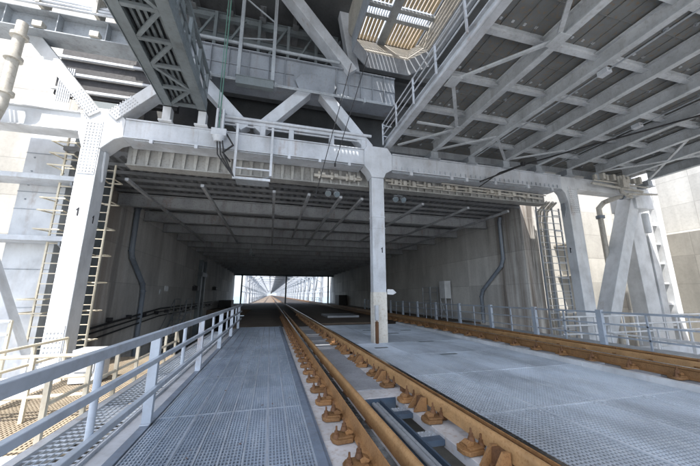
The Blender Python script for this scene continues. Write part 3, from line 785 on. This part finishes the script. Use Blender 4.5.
for x in (-6.7,-5.9): m.bar((x,21.5,-2.3),(x,24.8,.3),.06,.2); m.bar((x,21.5,-1.2),(x,24.8,1.3),.05,.05); m.bar((x,24.8,.3),(x,26.4,.3),.05,.12); m.bar((x,24.8,1.3),(x,26.4,1.3),.05,.05); m.bar((x,24.8,-2.4),(x,24.8,1.3),.06,.06); m.bar((x,26.4,-2.4),(x,26.4,1.3),.06,.06)
m.build('stringer', TUNS, t)
m = M_()
for k in range(10): m.box(-6.65,-5.95,21.7+k*.32,21.95+k*.32,-2.15+k*.25,-2.12+k*.25)
m.box(-6.65,-5.95,24.8,26.4,.3,.33); m.build('tread', TUNS, t)
for k, (y, lab) in enumerate(((33.5,'dark doorway recess framed in the left tunnel wall'),)):
    t = thing('wall_duct', lab, 'duct', (-6.9, y, 1))
    m = M_(); m.box(-6.94,-6.6,y-1.2,y-.7,-2.3,5.0); m.box(-6.94,-6.6,y+.5,y+.9,-2.3,5.0); m.build('duct', DARKG, t)
    m = M_(); m.box(-6.94,-6.5,y-1.3,y+1.0,3.4,3.8); m.build('bracket', DARKG, t)
for k, (y, z, lab) in enumerate(((31.0,2.2,'small dark lamp box on the left tunnel wall near the duct'),(41.0,2.4,'small dark lamp box on the left tunnel wall near the far end'))):
    m = M_(); m.box(-6.94,-6.5,y-.4,y+.4,z-.2,z+.2); m.bar((-6.95,y,z+.3),(-6.5,y,z+.15),.05,.05); tag(m.build('lamp_box', BLACK), lab, 'lamp')
m = M_(); m.box(-6.6,-5.0,44,47,-2.4,.9); tag(m.build('equipment_cabinet', BLACK, bevel=.03), 'dark equipment cabinet at the far left end of the tunnel', 'cabinet')
m = M_(); m.box(11.2,12.6,50,53,-.06,1.6); tag(m.build('equipment_cabinet', BLACK, bevel=.03), 'dark equipment cabinet at the far right end of the tunnel', 'cabinet')

# ---------------------------------------------------------------- far portal and the bridge beyond
def far_frame(y, mat, lab, grp=None, first=None):
    t = thing('truss_frame', lab, 'truss frame', (3.4, y, -.06), grp)
    for x in (-5.6, 12.6):
        m = M_(); m.box(x-.3, x+.3, y-.3, y+.3, -1, 7.2); m.build('post', mat, t)
    m = M_(); m.box(-5.6, 12.6, y-.25, y+.25, 6.6, 7.2)
    m.build('top_beam', mat, t)
    m = M_()
    m.bar((-5.5,y,4.6),(-2.6,y,6.6),.2,.2); m.bar((12.5,y,4.6),(9.6,y,6.6),.2,.2); m.build('knee_brace', mat, t)
    return t
t = thing('end_portal', 'dark slim portal posts framing the bright far end of the tunnel', 'portal frame', (3.2, 62, 0))
for x in (-5.4, 3.0, 11.6):
    m = M_(); m.box(x-.14, x+.14, 61.8, 62.2, -.9, 5.6); m.build('post', DARKG, t)
m = M_(); m.box(-6.9, 12.7, 61.8, 62.4, 5.3, 6.3); m.build('beam', DARKG, t)
f0 = far_frame(76, OVERG, 'white truss frame of the bridge fading away beyond the tunnel', 'bridge frames beyond the tunnel')
for k in range(1, 40): copy_tree(f0, (3.4, 76+k*14, -.06))
t = thing('bridge_truss', 'long white side trusses and top chords of the bridge beyond the tunnel', 'truss', (3.4, 70, 0))
m = M_()
for x in (-5.6, 12.6):
    m.box(x-.25, x+.25, 66, 1500, 7.21, 7.7); m.box(x-.25,x+.25,66,1500,-1.5,-1.01)
m.build('chord', OVERG, t)
m = M_()
for x in (-5.6, 12.6):
    for k in range(22):
        y = 76+k*14; m.bar((x,y+.3,-.9),(x,y+7,7.2),.3,.3); m.bar((x,y+7,7.2),(x,y+13.7,-.9),.3,.3)
m.build('diagonal', OVERG, t)
m = M_()
for x in (-3,-.4,2.2,4.8,7.4,10): m.box(x-.12,x+.12,66,1500,7.21,7.7)
m.build('top_stringer', OVERG, t)
m = M_()
for x in (-4.0, 10.6):
    m.box(x-.03,x+.03,64,1500,.95,1.02); m.box(x-.03,x+.03,64,1500,.5,.55)
    for k in range(110): m.box(x-.03,x+.03,64.5+k*3,64.56+k*3,-.06,.95)
m.build('deck_railing', OVERG, t)

m = M_()
for k in range(20):
    y = 76+k*14
    for x in (-5.6, 12.6):
        for q in (3.5, 7, 10.5): m.box(x-.1,x+.1,y+q-.1,y+q+.1,-1,7.2)
    m.bar((-5.4,y+.4,6.9),(12.4,y+13.6,6.9),.2,.2); m.bar((12.4,y+.4,6.75),(-5.4,y+13.6,6.75),.2,.15)
for z in (2.2,3.4): 
    for x in (-5.6,12.6): m.box(x-.06,x+.06,66,900,z,z+.12)
m.build('lattice', PALE, t)
m = M_(); m.box(1.0, 6.0, 64.1, 1500, 7.72, 7.95); m.build('road_slab', OVERG, t)

# ---------------------------------------------------------------- left handrail
def handrail(t, pth_x, y0, y1, z0, posts, thin, zs, mat, pw=.11, thr=.03):
    m = M_()
    for i, z in enumerate(zs): m.bar((pth_x, y0, z0+z), (pth_x, y1, z0+z), .055 if i else .07, .06 if i else .085)
    m.build('rail', mat, t, .006)
    for y in posts:
        m = M_(); m.bar((pth_x-.075, y, z0-.12), (pth_x-.075, y, z0+zs[0]-.02), pw, .075, (0,1,0)); m.box(pth_x-.13,pth_x-.02,y-.09,y+.09,z0+.02,z0+.035)
        m.bolts((pth_x-.02,y,z0+zs[2]),(0,.001,0),(0,0,zs[1]-zs[2]),(1,0,0),1,2,.018,.03); m.build('post', mat, t, .006)
    for y in thin:
        m = M_(); m.tube([(pth_x-.07, y, z0+zs[-1]-.05), (pth_x-.07, y, z0+zs[0]-.03)], thr, 10); m.build('baluster', mat, t)
t = thing('handrail', 'blue grey steel handrail along the left edge of the walkway', 'handrail', (-1.35, 8, 0))
posts = [1.86+2.8*k for k in range(6)]
handrail(t, -1.34, -.5, 16.4, 0, posts, [.46]+[3.26+2.8*k for k in range(5)], (1.11,.80,.44), RAILG)
# right handrail
t = thing('handrail', 'blue grey steel handrail beyond the far right track', 'handrail', (10.66, 9, 0))
m = M_()
for z, w in ((1.04,.06),(.68,.045),(.30,.045)): m.bar((10.66,-3,z),(10.66,34,z), w,w)
m.build('rail', RAILG, t)
for k in range(-3, 11):
    m = M_(); y = 7.83+k*2.6; m.box(10.60,10.72,y-.09,y+.09,-.05,1.12); m.bar((10.78,y,.0),(10.68,y,.5),.04,.04); m.build('post', RAILG, t, .006)
for k in range(-3, 10):
    m = M_(); y = 9.13+k*2.6; m.bar((10.66,y,.0),(10.66,y,1.03),.045,.045); m.build('baluster', RAILG, t)

# ---------------------------------------------------------------- lower left access platform
m = M_(); m.box(-9.5, -2.75, 5.15, 5.5, -.95, -.56); m.box(-9.5, -2.75, 5.1, 5.56, -.56, -.52); m.box(-9.5, -2.75, 5.1, 5.56, -.99, -.95)
m.tube([(-9.5,5.0,-.75),(-2.75,5.0,-.75)], .07); tag(m.build('platform_beam', WHITE, bevel=.01), 'white box beam carrying the front of the lower left access platform', 'beam')
t = thing('access_platform', 'lower access platform of tan mesh beside the left column', 'platform', (-4, 8, -.5))
m = grating(-4.9, -2.8, 5.6, 12.5, .06, .08, -.48, .02, .022, .018); m.build('mesh_floor', TAN, t)
m = M_(); m.box(-4.9,-2.8,5.6,12.5,-.66,-.60); m.build('floor_pan', TAN, t)
m = M_(); m.box(-2.8,-2.74,5.1,12.5,-.62,-.36); m.build('kick_rail', WHITE, t)
def creamrail(label, x, y0, y1, z0, h=1.05, end=None, mat=CREAM, step=1.25, nm='handrail'):
    t = thing(nm, label, 'handrail', (x, (y0+y1)/2, z0))
    m = M_()
    for f_ in (1.0, .62, .3): m.tube([(x,y0,z0+h*f_),(x,y1,z0+h*f_)] + ([(x,y1+.35,z0+h*f_*.55)] if end and f_ == 1.0 else []), .032, 8)
    m.build('rail', mat, t)
    n = int((y1-y0)/step)
    for k in range(n+1):
        m = M_(); y = y0+k*step; m.box(x-.03,x+.03,y-.03,y+.03,z0,z0+h); m.build('post', mat, t)
creamrail('cream handrail nearest the walkway on the lower left platform', -2.86, 5.3, 11.2, -.46, .98, True, step=.98)
creamrail('cream handrail on the outer side of the lower left platform', -4.85, 7.2, 9.4, -.46, 1.0, step=1.1)
t = thing('handrail', 'cream cross handrail at the front of the lower left platform', 'handrail', (-6, 6.6, -.5))
m = M_()
for z in (.55,.2,-.1): m.tube([(-9.5,6.7,z),(-3.0,6.7,z)],.03,8)
m.build('rail', CREAM, t)
m = M_()
for x in (-8.6,-7.5,-6.4,-5.4,-4.5,-3.9,-3.05): m.bar((x,6.7,-.5),(x,6.7,.55),.055,.055)
m.build('post', CREAM, t)
m = M_(); m.box(-9.5,-4.95,5.6,9.6,-.64,-.54); tag(m.build('platform_plate', WHITE), 'white painted plate floor at the far lower left', 'platform')
m = M_(); m.box(-4.5,-3.9,9.0,9.5,-.46,.3); m.box(-4.4,-4.0,8.97,8.995,-.2,.2); tag(m.build('control_box', PALE, bevel=.01), 'grey control box standing on the tan platform by the column', 'box')
t = thing('handrail', 'white handrail crossing in front of the left column foot', 'handrail', (-7.5, 8.8, .2))
m = M_()
for z in (.95,.65): m.tube([(-11,9.3,z-.1),(-6.0,9.3,z+.02)], .05, 8)
m.build('rail', WHITE, t)
m = M_()
for x in (-10.5,-8.8,-7.2,-6.0): m.bar((x,9.3,-.5),(x,9.3,1.0),.06,.06)
m.build('post', CREAM, t)
# plinth/pale deck under left column
m = M_(); m.box(-9.5,-4.95,9.75,11.6,-1.3,-.45); m.box(-6.2,-4.98,9.85,10.9,-.45,-.2); tag(m.build('column_plinth', WHITE, bevel=.015), 'white painted plinth under the foot of the left column', 'plinth')
m = M_(); m.bar((-7.35,9.8,2.9),(-5.9,9.8,-.3), .42,.34,(0,1,0)); m.box(-6.3,-5.7,9.6,9.74,-.44,.1); tag(m.build('slanting_brace', WHITE, bevel=.012), 'white slanting brace at the far left edge by the column foot', 'brace')
# mesh strip between walkway and white beam
m = grating(-2.5,-1.76,-.5,16.5,.07,.12,-.16,.02,.006,.006); struct(m.build('side_grating', GRATD))
m = M_(); m.box(-2.62,-2.5,-.5,16.5,-.35,-.14); 
for k in range(9): m.box(-2.5,-1.47,.4+k*1.9,.48+k*1.9,-.4,-.18)
m.box(-1.72,-1.47,-.5,16.5,-.10,-.06); m.box(-1.74,-1.72,-.5,16.5,-.2,-.02)
struct(m.build('side_grating_frame', PALE))
m = M_(); m.tube([(-3.4,3.0,-1.3),(-2.7,6.5,-.3)],.02,6); m.tube([(-3.5,4.9,-.4),(-2.6,7.9,-1.4)],.02,6); tag(m.build('tie_wire', CREAM), 'thin cream tie wire under the walkway edge at lower left', 'wire')
# left service towers (white plates) with platforms
t = thing('service_tower', 'white clad service tower left of the column with bracketed platforms', 'tower', (-7.6, 12.2, -1))
m = M_(); m.box(-8.35, -7.05, 12.0, 12.7, -3, 7.6); m.build('cladding', WHITE, t, .01)
m = M_()
for z in (1.2,2.4,4.4,5.0,6.4): m.box(-8.36,-7.04,11.985,12.0,z,z+.025)
m.bolts((-8.1,12.0,4.75),(.9,0,0),(0,0,.5),(0,-1,0),2,4,.03,.03); m.build('panel_seam', MIDG, t)
for z in (3.25, 5.25):
    m = M_(); m.box(-11,-6.35,11.2,11.98,z,z+.16); m.build('platform', PALE, t, .008)
    for x in (-8.9,-6.5):
        m = M_(); m.prism([(11.25,z),(11.98,z),(11.98,z-.75),(11.85,z-.75),(11.7,z-.35),(11.25,z-.12)],'X',x-.03,x+.03); m.build('bracket', MIDG, t)
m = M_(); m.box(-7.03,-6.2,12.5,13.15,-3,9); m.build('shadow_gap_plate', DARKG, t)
for sx, lab in ((-6.72,'cream cage ladder between the white tower and the left column'),(-9.1,'thin grey cage ladder at the far left edge')):
    t = thing('ladder', lab, 'ladder', (sx, 11.6, 0))
    mt = CREAM if sx > -8 else MIDG
    m = M_()
    for x in (sx-.22, sx+.22): m.bar((x,11.5,-.5),(x,11.5,7.2),.05,.05)
    m.build('stile', mt, t)
    m = M_(); m.each(lambda k: m.bar((sx-.22,11.5,-.3+k*.32),(sx+.22,11.5,-.3+k*.32),.03,.03), range(24)); m.build_each('rung', mt, t)
    m = M_(); m.each(lambda z: m.tube([(sx-.24,11.5,z),(sx-.32,10.95,z-.03),(sx+.32,10.95,z-.03),(sx+.24,11.5,z)],.02,6), (1.1,1.5,3.6,4.2,4.6,5.7,6.1,6.5)); m.build_each('hoop', mt, t)
t = thing('ladder', 'cream ladder rising just behind the left column against the tunnel wall', 'ladder', (-5.35, 11.3, 0))
m = M_()
for x in (-5.72,-5.40): m.bar((x,11.4,-2.2),(x,11.4,6.0),.05,.05)
m.build('stile', CREAM, t)
m = M_(); m.each(lambda k: m.bar((-5.72,11.4,-2.0+k*.3),(-5.40,11.4,-2.0+k*.3),.025,.025), range(27)); m.build_each('rung', CREAM, t)
m = M_(); m.each(lambda z: m.tube([(-5.72,11.4,z),(-5.77,11.9,z),(-5.35,11.9,z),(-5.40,11.4,z)],.02,6), (.2,1.1,2.0,2.9,3.8,4.7,5.5)); m.build_each('hoop', CREAM, t)

# ---------------------------------------------------------------- right side: braces, ladders, pipe
t = thing('brace_frame', 'white inverted V brace with grey shaded legs at the right', 'brace', (17, 10.6, 0))
m = M_(); m.bar((18.0,10.75,6.6),(14.45,10.75,-.8), .60,.66,(0,1,0)); m.build('leg', WHITE, t, .02)
m = M_(); m.bar((18.55,11.3,6.3),(18.95,11.5,-1.2), .95,.7,(0,1,0)); m.build('leg', WHITE, t, .02)
m = M_(); m.box(17.7,18.9,10.3,11.5,5.9,6.95); m.tube([(17.95,10.2,4.6),(17.95,10.2,5.6)], .14, 12); m.build('head', WHITE, t, .03)
t = thing('bearing_cluster', 'bright cluster of pipes and bearings under the roof edge at right', 'bearing', (16.5, 10.2, 6.6))
m = M_()
for k in range(9): m.box(14.6+k*.35,14.75+k*.35,9.75+random.uniform(0,.2),10.0,6.99,7.2+random.uniform(0,.15))
m.tube([(14.2,9.8,6.7),(17.4,9.8,6.55)],.06); m.tube([(14.4,9.85,6.9),(17.8,9.8,6.8)],.04); m.tube([(15.9,9.8,7.2),(16.0,9.8,6.4),(16.6,9.8,6.2)],.07); m.box(15.9,16.3,9.6,9.95,6.6,7.0); m.tube([(16.2,9.7,6.3),(18.2,9.7,6.45)],.05)
m.build('fitting', PIPEB, t)
t = thing('drain_pipe', 'grey elbow drain pipe between the right column and the slanting brace', 'pipe', (15.9, 10.4, 3))
m = M_(); m.tube([(17.0,10.25,6.45),(16.5,10.25,6.4),(16.35,10.9,6.25),(16.25,11.1,6.0),(16.25,11.1,4.0),(16.25,11.1,-1)], .12, 12); m.build('pipe', PIPEB, t)
m = M_(); m.tube([(16.25,11.1,5.45),(16.25,11.1,5.6)], .19, 12); m.tube([(16.62,10.25,6.42),(16.75,10.25,6.43)], .18, 12); m.build('flange', PIPEG, t)
t = thing('service_mast', 'overexposed white mast with ladder brackets at the far right', 'mast', (20, 11, -1))
m = M_(); m.box(19.3,19.75,11,11.4,-2,8.6); m.box(20.3,20.7,11,11.4,-2,8.6); m.build('mast', WHITE, t, .01)
m = M_()
for k in range(9): m.box(19.76,20.29,11.1,11.25,-1+k*1.05,-.9+k*1.05); 
m.build('bracket', WHITE, t)
t = thing('cage_ladder', 'grey caged ladder and scaffold between the tunnel mouth and right column', 'ladder', (13.4, 11.8, 0))
m = M_()
for x in (12.85,13.35,13.85,14.3): m.bar((x,11.7,-1),(x,11.7,6.0),.05,.05)
for x in (13.35,13.85): m.bar((x,12.2,-1),(x,12.2,6.0),.05,.05)
m.build('stile', MIDG, t)
m = M_()
for k in range(20): m.bar((12.85,11.68,-.6+k*.34),(14.3,11.68,-.6+k*.34),.03,.03)
for k in range(8): m.bar((13.35,11.7,k*.8),(13.35,12.2,k*.8),.03,.03); m.bar((13.85,11.7,k*.8),(14.3,11.7,k*.8),.08,.04)
m.build('rung', PALE, t)
t = thing('cable_riser', 'bundle of grey riser pipes behind the right column', 'pipes', (13.9, 12, 0))
m = M_()
for x, r in ((13.55,.06),(13.72,.05),(13.95,.08),(14.15,.05)): m.tube([(x,12.35,-1),(x,12.35,5.4),(x-.15,12.1,5.9),(x-.3,11.4,6.2)], r, 8)
m.build('pipe', PIPEB, t)
t = thing('wall_rungs', 'rusty step rungs and landings on the bright wall behind the right column', 'ladder', (15, 13.5, 2))
m = M_()
for z in (2.7, 4.6): m.box(17.0,18.3,13.6,14.55,z,z+.08); m.bar((17.0,13.6,z),(17.0,13.6,z+1.1),.05,.05); m.bar((17.7,13.6,z),(17.7,13.6,z+1.1),.05,.05); m.bar((17.0,13.6,z+1.1),(18.3,13.6,z+1.1),.05,.05); m.bar((17.0,13.6,z+.6),(18.3,13.6,z+.6),.05,.05)
m.build('landing', PIPEB, t)
# lower right platforms
t = thing('access_platform', 'lower white access platform beyond the right railing', 'platform', (14, 8, -1))
m = M_(); m.box(11.6,21,1,9.6,-1.0,-.9); m.build('floor', WHITE, t)
m = M_(); m.box(11.5,21,9.3,9.6,-.88,-.5); m.box(11.6,11.9,1,9.2,-.88,-.55); m.build('beam', WHITE, t, .01)
creamrail('white handrail closest to the right railing on the lower right platform', 12.4, 2, 9.2, -.9, 1.1, mat=WHITE, step=.9)
creamrail('white handrail in the middle of the lower right platform', 15.2, 2, 9.2, -.9, 1.2, mat=WHITE, step=1.0)
creamrail('white handrail along the outer side of the lower right platform', 18.4, 2, 9.2, -.9, 1.25, mat=WHITE, step=1.1)
t = thing('handrail', 'white cross handrail in front of the slanting brace feet', 'handrail', (15.5, 9.4, -.5))
m = M_()
for z in (.72,.38,.05): m.tube([(11.4,9.9,z),(20.5,9.9,z)],.035,8)
m.build('rail', WHITE, t)
m = M_()
for k in range(12): m.bar((11.5+k*.82,9.9,-.5),(11.5+k*.82,9.9,.72),.05,.05)
m.build('post', WHITE, t)

# ---------------------------------------------------------------- hanging things
def flood(x, lab):
    t = thing('floodlight', lab, 'floodlight', (x, 11.5, 5.9), 'floodlights under the ribbed beam')
    m = M_(); m.bar((x,11.5,6.2),(x,11.5,5.85),.05,.05); m.bar((x-.2,11.5,5.86),(x+.2,11.5,5.86),.05,.05); m.build('bracket', MIDG, t)
    for dx in (-.17,.17):
        m = M_()
        c = V((x+dx,11.42,5.68)); d = V((dx*.8,-.75,-.55)).normalized()
        m.tube([c-d*.12, c+d*.02], .085, 12); m.tube([c+d*.02, c+d*.10], .125, 14); h = m.build('housing', MIDG, t)
        m = M_(); m.tube([c+d*.101, c+d*.115], .11, 14); m.build('lens', GLASS, h)
    return t
flood(2.25, 'twin round floodlight hanging left of the middle column')
flood(5.2, 'twin round floodlight hanging right of the middle column')
for x, y, lab in ((-1.6,24.2,'small dark lamp cluster hanging from the tunnel ceiling'),):
    m = M_(); m.box(x-.05,x+.05,y-.05,y+.05,4.6,5.5); m.box(x-.16,x+.16,y-.1,y+.1,4.7,4.85); m.tube([(x+.12,y,4.65),(x+.3,y-.1,4.6)],.06,8); tag(m.build('tunnel_lamp', DARKG), lab, 'lamp')
t = thing('hanging_basket', 'small pale steel basket frame hanging below the crossbeam', 'basket', (-.8, 9.95, 5.5))
m = M_()
for x in (-1.36,-.2): m.box(x-.04,x+.04,9.88,9.96,5.55 if x > -1 else 5.35,7.35)
m.bar((-1.36,9.92,5.75),(-.2,9.92,5.75),.05,.05); m.bar((-1.36,9.92,5.4),(-.2,9.92,5.4),.06,.08); m.bar((-1.36,9.92,5.42),(-1.36,9.92,5.75),.05,.05)
m.build('frame', PALE, t)
m = M_(); m.box(-1.32,-.24,9.97,10.5,5.37,5.40); m.bar((-1.3,10.5,5.4),(-.2,10.5,5.75),.04,.04); m.build('floor', MIDG, t)
t = thing('cable_hoist', 'pale pulley block on two green cables in front of the crossbeam', 'hoist', (-1.9, 9.8, 6.8))
m = M_(); m.tube([(-1.93,9.8,14),(-1.93,9.8,7.0)],.022,8); m.tube([(-2.03,9.8,14),(-2.0,9.8,7.3)],.014,6); m.build('cable', GREEN, t)
m = M_(); m.box(-2.15,-1.68,9.72,9.98,6.75,7.0); m.cone((-1.92,9.84,6.55),.13,.2,.2,12); m.box(-2.05,-1.98,9.76,9.9,7.0,7.75); m.box(-1.86,-1.79,9.76,9.9,7.0,7.75); m.build('block', PALE, t, .01)
m = M_()
for k in range(3): m.tube([(-1.95+k*.08,9.8,6.6),(-1.9+k*.1,9.8,6.1),(-1.6+k*.05,9.85,5.7),(-1.35,9.9,5.4)],.022,6)
m.tube([(-1.7,9.84,6.9),(-1.45,9.84,6.5),(-1.75,9.84,6.2),(-1.5,9.84,5.9)],.03,6); m.build('hose', BLACK, t)
t = thing('hung_frame', 'dim steel hanger frame with a box at its foot above the crossbeam', 'hanger', (-.85, 9.9, 9))
m = M_()
for x in (-1.5,-.32): m.box(x-.06,x+.06,9.86,9.98,9.0,15)
m.build('hanger', MIDG, t)
m = M_(); m.box(-1.55,-.27,9.8,10.0,8.85,9.15); m.box(-1.57,-.25,9.78,10.02,9.15,9.18); m.build('box', DARKG, t)
m = M_(); m.bar((-1.45,9.92,12.6),(-.36,9.92,11.8),.04,.04); m.bar((-1.45,9.92,10.8),(-.36,9.92,11.0),.04,.04); m.build('brace', MIDG, t)
for (a, b, lab) in (((2.62,9.75,10.5),(1.35,9.75,5.0),'thin wire slanting down from the upper truss past the crossbeam'),((3.3,9.7,11.0),(2.0,9.7,6.2),'second thin wire slanting past the crossbeam nearer the middle column')):
    m = M_(); m.tube([a, b], .014, 6); m.tube([(b[0],b[1],b[2]-.12), b], .035, 8); tag(m.build('wire', BLACK), lab, 'wire')
m = M_(); m.tube([(8.0,9.7,6.1),(10.1,9.5,7.0),(11.3,8.0,7.15),(14.5,3.0,7.25),(18,-2,7.28)],.03,8); m.tube([(8.0,9.75,5.9),(9.0,9.7,6.6),(10.1,9.5,7.02)],.022,8); m.cone((10.05,9.5,6.95),.09,.09,.14,10)
tag(m.build('power_cable', BLACK), 'black cable running under the right roof to the crossbeam', 'cable')
t = thing('arrow_plate', 'small white pointed plate sticking out of the middle column', 'sign', (4.3, 10.1, 1.7))
m = M_(); m.prism([(3.999,1.62),(4.2,1.61),(4.33,1.68),(4.21,1.79),(3.999,1.80)],'Y',10.0,10.05); m.build('plate', WHITE, t)
m = M_(); m.bar((3.98,10.2,1.72),(4.06,10.06,1.72),.04,.04); m.build('bracket', MIDG, t)
t = thing('junction_box', 'beige terminal box with rusty conduit on the middle column foot', 'junction box', (3.45, 9.95, .6))
m = M_(); m.box(3.52,3.64,9.97,10.07,.75,1.25); m.build('box', PALE, t, .008)
m = M_(); m.box(3.54,3.63,9.97,10.07,.0,.7); m.tube([(3.56,9.94,.0),(3.56,9.94,.75)],.02,8); m.build('conduit', RUSTD, t)

# ---------------------------------------------------------------- world, sun, camera
SD = V((-.25,-.5,1.0)).normalized()
el = math.asin(SD.z); az = math.atan2(SD.x, SD.y)
W = bpy.data.worlds.new('World'); S.world = W; W.use_nodes = True
nt = W.node_tree; bg = nt.nodes['Background']
sky = nt.nodes.new('ShaderNodeTexSky'); sky.sky_type = 'NISHITA'; sky.sun_disc = False
sky.sun_elevation = el; sky.sun_rotation = az; sky.air_density = 1.0; sky.dust_density = 3.5
tc = nt.nodes.new('ShaderNodeTexCoord')
cn = noise(nt, tc.outputs['Generated'], 2.2, (1,1,2.2), 7, .6)
cl = ramp(nt, cn, [(.38, G(.35)), (.62, G(.85))])
nt.links.new(mix(nt, cl, sky.outputs[0], (2.1,2.4,2.85)), bg.inputs[0]); bg.inputs[1].default_value = .15
L = bpy.data.lights.new('sun', 'SUN'); L.energy = 2.0; L.angle = R(.5); L.color = (1,.96,.9)
lo = bpy.data.objects.new('sun', L); COL.objects.link(lo); lo.rotation_euler = (-SD).to_track_quat('-Z','Y').to_euler(); lo.location = (0,-20,40)
cam = bpy.data.cameras.new('camera'); cam.sensor_width = 36; cam.lens = 36*298/700; cam.clip_end = 8000; cam.clip_start = .05
co = bpy.data.objects.new('camera', cam); COL.objects.link(co)
P = math.atan(62/298); YAW = math.atan(80/math.hypot(298,62))
co.location = (0,0,1.6); co.rotation_euler = (math.pi/2+P, 0, -YAW); S.camera = co
vs = S.view_settings; vs.view_transform = 'Standard'; vs.look = 'None'; vs.gamma = 1; vs.use_curve_mapping = False; vs.exposure = 2.3
S.render.engine = 'CYCLES'
S.cycles.max_bounces = 8; S.cycles.diffuse_bounces = 6
